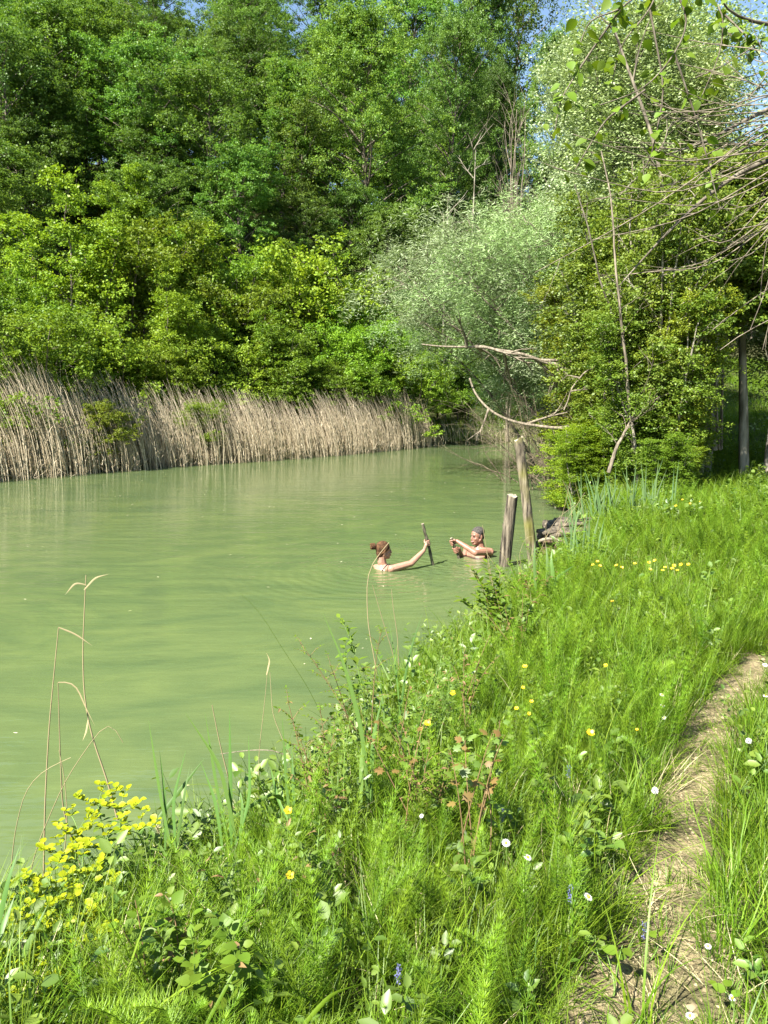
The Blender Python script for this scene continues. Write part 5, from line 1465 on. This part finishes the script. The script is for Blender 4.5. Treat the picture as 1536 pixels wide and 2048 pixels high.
spurges = [(195, 1592, 2.75, 'topmost spurge stem with yellow green flower heads'), (240, 1605, 2.7, 'spurge right of the topmost one with a wide yellow flower head'),
      (155, 1640, 2.65, 'spurge with a yellow head just left of the topmost one'), (215, 1690, 2.55, 'spurge in the middle of the yellow flower group'),
      (275, 1655, 2.6, 'spurge at the right end of the yellow flower group'), (125, 1700, 2.55, 'spurge leaning left below the upper yellow heads'),
      (165, 1735, 2.45, 'spurge with dense yellow head in the lower middle of the group'), (60, 1790, 2.45, 'spurge near the left edge with small yellow heads'),
      (20, 1805, 2.5, 'spurge at the far left edge of the photo'), (140, 1850, 2.15, 'low spurge with few yellow heads under the group'),
      (175, 1885, 2.1, 'small spurge low down in the dark stems'), (15, 1895, 2.1, 'half hidden spurge at the lower left edge'), (95, 1765, 2.35, 'spurge between the left edge and the main yellow group'),
      (105, 1810, 2.25, 'spurge just below the main yellow group'), (70, 1860, 2.2, 'spurge with wide head above the bottom left corner'), (190, 1790, 2.35, 'spurge under the right part of the yellow group'), (35, 1930, 2.0, 'spurge in the bottom left corner above the lowest one'),
      (55, 1990, 1.9, 'lowest spurge with one yellow head in the bottom left corner')]
for i, (px, py, dep, lb) in enumerate(spurges): spurge(px, py, dep, lb, 500 + i, 4 + i % 3)

# green sedge and iris blades
def blade_mesh(C, w, mat):
    C = np.asarray(C); n = len(C); T_ = nrm(np.gradient(C, axis=0)); S_ = nrm(np.cross(T_, np.array([.25, 1, 0]))); N_ = np.cross(S_, T_)
    ww = w * np.minimum(1, (1 - np.linspace(0, 1, n)) * 2.2 + .03) * (.6 + .4 * np.minimum(1, np.linspace(0, 1, n) * 5)) / 2
    V = np.stack([C - S_ * ww[:, None] + N_ * ww[:, None] * .35, C, C + S_ * ww[:, None] + N_ * ww[:, None] * .35], 1).reshape(-1, 3)
    F_ = []
    for i in range(n - 1):
        for k in range(2): F_.append((i * 3 + k, i * 3 + k + 1, i * 3 + k + 4, i * 3 + k + 3))
    mb = MB(); mb.add(V, F_, .5); return mb.mesh('blade', M[mat], True)
def blade_plant(label, base_px, off, paths, w=.014, mat='sedge', group=None, name='sedge_plant', dep=None):
    b = gpt(*base_px, off); b[2] = max(gz(b[0], b[1]), -.05)
    r = thing(name, tuple(b), label, 'sedge', group)
    for q in paths:
        pts = [at_y(x, y, b[1] + .05 * k) for k, (x, y) in enumerate(q)]
        pts[0][2] = min(pts[0][2], b[2] + .15)
        part('blade', blade_mesh(curve_through([p - b for p in pts], 12), w * g.uniform(.75, 1.15), mat), r)
blade_plant('group of upright green sedge blades at the water edge, left', (345, 1720), .1, [[(340, 1690), (318, 1580), (297, 1440)], [(350, 1690), (345, 1600), (372, 1500)], [(330, 1700), (330, 1600), (319, 1500)], [(352, 1700), (368, 1590), (380, 1530)], [(335, 1720), (300, 1660), (280, 1640)]])
blade_plant('sedge with a long blade arching from left above the water', (460, 1700), .1, [[(470, 1660), (440, 1530), (370, 1425)], [(455, 1680), (430, 1560), (410, 1425)], [(462, 1700), (460, 1560), (459, 1420)], [(445, 1700), (430, 1600), (400, 1520)], [(480, 1690), (485, 1600), (470, 1560)], [(470, 1690), (500, 1600), (497, 1470)]])
blade_plant('pair of thick dark sedge blades right of the arching one', (575, 1660), .1, [[(580, 1650), (572, 1560), (564, 1430)], [(588, 1650), (586, 1560), (583, 1490)], [(575, 1640), (555, 1600), (540, 1530)]], .013)
blade_plant('broad sedge blade slanting to the right over the water', (440, 1680), .1, [[(430, 1660), (520, 1600), (615, 1555)], [(300, 1660), (345, 1600), (410, 1515)]], .013)
blade_plant('tall broad blade bent to the upper left in front of the water', (735, 1620), .12, [[(735, 1600), (728, 1480), (690, 1330), (645, 1225)], [(722, 1600), (722, 1520), (735, 1440)], [(742, 1600), (745, 1480), (765, 1390)]], .018)
blade_plant('two crossing thin blades by the water right of the dry stalks', (800, 1480), .1, [[(795, 1450), (815, 1320), (845, 1225)], [(803, 1450), (790, 1320), (778, 1240)], [(770, 1450), (765, 1400), (755, 1330)]], .010)
blade_plant('broad dark blade cut by the left edge of the photo', (20, 1900), .15, [[(-20, 1840), (15, 1760), (40, 1690)], [(10, 1990), (60, 1880), (95, 1810)], [(-10, 1900), (5, 1850), (30, 1790)]], .02)
blade_plant('long dry pale blade lying across the grass at the bottom edge', (600, 2030), .2, [[(590, 2040), (660, 1990), (730, 1965)], [(400, 2040), (460, 1960), (490, 1900)]], .01, 'grass')
blade_plant('bluish blades beside the timber heap in front of the posts', (1095, 1200), .1, [[(1072, 1180), (1068, 1120), (1070, 1080)], [(1097, 1180), (1095, 1120), (1092, 1090)], [(1110, 1170), (1102, 1120), (1104, 1100)], [(1090, 1165), (1120, 1150), (1150, 1130)]], .030)
for i, (px, py, n_, lb) in enumerate([(1150, 1090, 6, 'tall blue green sedge beside the timber heap'), (1185, 1060, 8, 'dense blue green sedge in front of the overhanging bush'), (1215, 1050, 8, 'blue green sedge right of the leaning dead branch'),
                                      (1250, 1040, 8, 'blue green sedge at the middle of the sedge bed'), (1285, 1035, 6, 'blue green sedge at the right end of the sedge bed'), (1330, 1040, 5, 'sparse sedge below the thicket foot'), (1165, 1120, 5, 'short sedge in front of the timber heap')]):
    paths = []
    for k in range(n_ + 7):
        x = px + g.uniform(-30, 30); top = py - g.uniform(35, 125); l_ = g.uniform(-32, 32)
        paths.append([(x, py), (x + l_ * .3, (py + top) / 2), (x + l_, top)])
    blade_plant(lb, (px, py), .05, paths, .019, 'sedgeblue')

# dry stalks and arching grasses
def stalk(label, pts, dep, r=.0035, leafs=(), mat='stalk', group=None, name='dry_stalk'):
    n = len(pts); P_ = [at_y(x, y, dep) for x, y in pts]; b = P_[0].copy()
    r_ = thing(name, tuple(b), label, 'stalk', group)
    mb = MB(); tube(mb, curve_through([p - b for p in P_], 18), np.linspace(r, r * .45, 18), 5, tone=.35, cap=False); part('stem', mb.mesh('stem', M[mat], True), r_)
    for q in leafs: part('leaf', blade_mesh(curve_through([at_y(x, y, dep - .01) - b for x, y in q], 10), .007, mat), r_)
stalk('tall dry stalk at the left with a drooping brown leaf at its tip', [(86, 1820), (90, 1600), (98, 1450), (117, 1255)], 3.0, .0042, [[(117, 1255), (150, 1268), (185, 1292)]])
stalk('tallest dry stalk bent in the middle with a curled tip', [(235, 1640), (215, 1560), (185, 1480), (168, 1400), (165, 1300), (172, 1150)], 3.1, .0042, [[(168, 1180), (190, 1155), (218, 1148)], [(172, 1170), (150, 1165), (130, 1190)]])
stalk('dry stalk carrying a folded whitish leaf', [(160, 1730), (125, 1620), (120, 1500), (116, 1365)], 3.0, .0038, [[(116, 1365), (135, 1362), (152, 1368), (168, 1410), (190, 1452)], [(176, 1440), (172, 1465), (165, 1482)]])
stalk('thin dry stalk arching over to the right with a hanging tip', [(40, 1850), (70, 1700), (130, 1560), (185, 1480), (222, 1430), (246, 1485)], 2.9, .0026)
stalk('dry stalk curving left then right near the left edge', [(12, 1830), (30, 1660), (50, 1580), (85, 1540), (142, 1515)], 2.8, .0026)
stalk('thin dry stalk right of the folded leaf stalk', [(120, 1800), (135, 1640), (130, 1560), (118, 1500)], 2.7, .0028)
stalk('dry stalk leaning left among the sedge blades', [(478, 1680), (458, 1560), (440, 1490), (424, 1410)], 3.6, .0045)
stalk('slender dry stalk with a small curled leaf over the water', [(515, 1660), (518, 1500), (530, 1400), (536, 1330)], 3.7, .0026, [[(533, 1350), (540, 1320), (532, 1305)]])
stalk('zigzag dry stalk right of the slender one', [(600, 1560), (570, 1490), (545, 1430), (540, 1345)], 3.9, .003)
stalk('thorny brown bramble runner reaching left over the water', [(660, 1545), (600, 1525), (550, 1500), (500, 1500), (440, 1508)], 4.0, .004, mat='twig')
stalk('tall dry stalk crossing the woman in the photo', [(768, 1500), (752, 1330), (735, 1250), (733, 1135), (748, 1120), (778, 1085)], 5.2, .005)
stalk('thin forked dry stalk right of the one that crosses the woman', [(800, 1450), (790, 1320), (765, 1240), (745, 1170)], 5.4, .004)
stalk('short pale twig rising from the water edge below the sticks', [(800, 1400), (795, 1270), (786, 1215), (783, 1178)], 5.6, .004)
stalk('fine arching grass stem over the water', [(700, 1560), (620, 1380), (560, 1290), (515, 1215), (480, 1186)], 4.4, .0018, mat='grass')
stalk('dry stem standing in front of the man', [(1000, 1240), (985, 1170), (975, 1110), (965, 1050)], 8.2, .006)
stalk('dry stem leaning from the man towards the short post', [(1040, 1220), (1010, 1160), (972, 1105)], 8.3, .006)
for i, q in enumerate([[(1060, 1160), (1085, 1090), (1110, 1040), (1150, 1010)], [(1050, 1170), (1038, 1110), (1050, 1075), (1065, 1072)], [(1110, 1150), (1110, 1080), (1130, 1010), (1140, 965)], [(1100, 1130), (1120, 1060), (1160, 1000), (1170, 985)],
                       [(1150, 1120), (1145, 1050), (1140, 990), (1125, 960)], [(1130, 1120), (1130, 1060), (1118, 1030)], [(1180, 1090), (1165, 1020), (1150, 965)], [(1095, 1140), (1090, 1080), (1093, 1040)], [(1120, 1140), (1110, 1070), (1140, 1040)], [(1080, 1150), (1078, 1100), (1100, 1060)],
                       [(1030, 1160), (1020, 1130), (1000, 1100)], [(1045, 1170), (1040, 1130), (1028, 1110)]]):
    stalk('arching dry stem around the timber heap', q, 9.0 + .04 * i, .0034, group='dry stems around the timber heap')
stalk('brown dead twig lying in the grass at the right edge', [(1600, 2010), (1540, 1975), (1480, 1948)], 2.0, .006, mat='twig', name='fallen_twig')
for i, q in enumerate([[(1150, 1560), (1130, 1480), (1120, 1440)], [(1140, 1640), (1128, 1560), (1122, 1500)]]):
    stalk(['dry grey seed head above the orange flower\'s left side', 'dry grey stem below the seed head'][i], q, 3.6, .005, mat='twig')
# plume grass
def plume(px, py, dep, lb):
    b = up(px + 10, py + 190, dep); T_ = up(px, py, dep) - b; r = thing('plume_grass', tuple(b), lb, 'grass stem')
    C = bez((0, 0, 0), (T_[0] * .2, 0, T_[2] * .7), T_, 14); mb = MB(); tube(mb, C, .0012, 4, tone=.5, cap=False); part('stem', mb.mesh('stem', M['grass'], True), r)
    mb = MB(); n = 120; f = g.uniform(.62, 1, n) * 13; P_ = np.stack([np.interp(f, np.arange(14), C[:, j]) for j in range(3)], -1) + g.randn(n, 3) * .004
    leaves(mb, P_, g.randn(n, 3) * .6 + [0, 0, .8], g.randn(n, 3), np.full(n, .012), np.full(n, .004), g.rand(n)); part('plume', mb.mesh('plume', M['drygrass']), r)
plume(315, 1640, 2.8, 'soft pale plume of grass right of the spurge')
plume(1180, 1420, 4.2, 'greyish grass plume among the horsetails'); plume(690, 1430, 4.0, 'thin grass plume against the bramble')

# flowers
def flower(kind, px, py, hh, lb, size, seed, group=None):
    gg = np.random.RandomState(seed); Hh = hit(px, py, hh); b = np.array([Hh[0] + gg.randn() * .015, Hh[1] + gg.randn() * .015, 0]); b[2] = gz(b[0], b[1]); T_ = Hh - b
    r = thing({'b': 'buttercup', 'd': 'daisy', 'c': 'dandelion_clock', 'v': 'violet_flower'}[kind], tuple(b), lb, 'flower', group)
    C = bez((0, 0, 0), (T_[0] * .2, T_[1] * .2, T_[2] * .6), T_, 8); mb = MB(); tube(mb, C, .0012, 4, tone=.4, cap=False); part('stem', mb.mesh('stem', M['stem'], True), r)
    nd = nrm(np.array([gg.randn() * .3 - .25, -.45 + gg.randn() * .2, 1]))
    X_ = nrm(np.cross(nd, (0, 1, .1))); Y_ = np.cross(nd, X_)
    if kind == 'b':
        for i in range(5):
            a = i * 1.2566; d = X_ * math.cos(a) + Y_ * math.sin(a); part('petal', SH['petal'], r, T_, d + nd * .25, nd - d * .4, size)
        mb = MB(); ellipsoid(mb, T_ + nd * .003, (size * .28,) * 3, None, 8, 5); part('flower_centre', mb.mesh('flower_centre', M['bract'], True), r)
    elif kind == 'd':
        mb = MB(); n = 16; a = np.linspace(0, 6.283, n, endpoint=False); D = X_ * np.cos(a)[:, None] + Y_ * np.sin(a)[:, None] + nd * .15
        hexleaves(mb, np.tile(T_, (n, 1)), D, np.tile(nd, (n, 1)), np.full(n, size), np.full(n, size * .27), gg.rand(n)); part('petals', mb.mesh('petals', M['white']), r)
        mb = MB(); ellipsoid(mb, T_ + nd * .002, (size * .35,) * 3, None, 8, 5); part('flower_centre', mb.mesh('flower_centre', M['petal'], True), r)
    else:
        mb = MB(); n = 90; D = gg.randn(n, 3); D = nrm(D) if kind == 'c' else nrm(D * [.4, .4, 1])
        P_ = T_ + (0 if kind == 'c' else 1) * np.stack([gg.randn(n) * .004, gg.randn(n) * .004, -gg.rand(n) * .05], -1)
        leaves(mb, P_, D, gg.randn(n, 3), np.full(n, size), np.full(n, size * .4), gg.rand(n)); part('flower_head', mb.mesh('flower_head', M['white' if kind == 'c' else 'blue']), r)
fl = [('b', 576, 1623, .35, 'yellow buttercup right of the sedge blades', .015), ('b', 580, 1752, .30, 'yellow buttercup over the grass below the upper one', .013), ('b', 855, 1449, .40, 'yellow buttercup beside the young maples', .016),
      ('b', 842, 1459, .38, 'small yellow buttercup just left of the one by the maples', .010), ('b', 906, 1387, .35, 'yellow buttercup above the bramble tangle', .014), ('b', 1180, 1468, .35, 'bright orange yellow flower alone among the horsetails', .018),
      ('b', 1050, 1335, .30, 'yellow buttercup high among the feathery horsetails', .015), ('b', 1046, 1376, .28, 'little yellow buttercup under the high one', .010), ('b', 1063, 1404, .28, 'yellow buttercup left above the orange yellow flower', .010),
      ('b', 1033, 1418, .28, 'yellow buttercup next to the reddish maple', .011), ('b', 1058, 1428, .26, 'tiny yellow buttercup above the maple', .009), ('b', 1212, 1332, .28, 'yellow buttercup in the centre of the bank grass', .012),
      ('b', 1274, 1460, .22, 'tiny yellow buttercup right of the orange yellow flower', .008), ('b', 1225, 1204, .25, 'yellow buttercup below the cluster near the far grass', .014)]
for i, (k, px, py, hh, lb, sz) in enumerate(fl): flower(k, px, py, hh, lb, sz, 700 + i)
for i, (px, py) in enumerate([(1233, 1132), (1243, 1136), (1200, 1133), (1298, 1126), (1300, 1140), (1330, 1136), (1325, 1142), (1348, 1132), (1362, 1130), (1377, 1130), (1310, 1122), (1270, 1128), (1195, 1124), (1186, 1131), (1345, 1138), (1355, 1142), (1380, 1008), (1365, 1000), (1352, 1012), (1400, 1004)]):
    flower('b', px, py, .3, 'yellow buttercup in the cluster on the far grass of the bank', .016, 740 + i, 'far buttercups on the bank')
fl = [('d', 1012, 1686, .25, 'white daisy on a long stem left of the other two', .014), ('d', 1055, 1715, .22, 'white daisy just right of the tallest daisy', .013), ('d', 1176, 1794, .22, 'white daisy in the grass left of the path', .014),
      ('c', 1310, 1581, .16, 'white dandelion clock beside the path', .014), ('d', 1324, 1390, .2, 'small white flower high in the bank grass', .013), ('d', 1325, 1411, .18, 'small white flower under the upper one', .012),
      ('d', 1328, 1436, .16, 'lowest small white flower of the three in the bank grass', .012), ('c', 1497, 1482, .14, 'pale dandelion clock right of the path', .014), ('d', 1530, 1330, .14, 'white flower at the right edge beyond the path', .015),
      ('d', 1531, 1392, .14, 'second white flower at the right edge', .013), ('d', 1416, 1893, .1, 'small daisy with yellow centre in the grass right of the path', .010), ('d', 1380, 2032, .08, 'daisy at the bottom edge of the path', .012), ('d', 1465, 1996, .08, 'daisy in the grass at the bottom right', .010),
      ('d', 843, 1632, .2, 'pale small flower head in the dark bramble', .008), ('v', 1137, 1530, .22, 'violet flower spike above the daisies', .007), ('v', 1005, 1617, .2, 'violet flower spike left of the horsetails', .007), ('v', 1143, 1770, .2, 'violet flower spike left of the path daisy', .007),
      ('v', 1290, 1845, .12, 'faint violet flower head on the path edge', .006), ('v', 797, 1930, .15, 'violet flower spike near the bottom of the bank', .007)]
for i, (k, px, py, hh, lb, sz) in enumerate(fl): flower(k, px, py, hh, lb, sz, 780 + i)
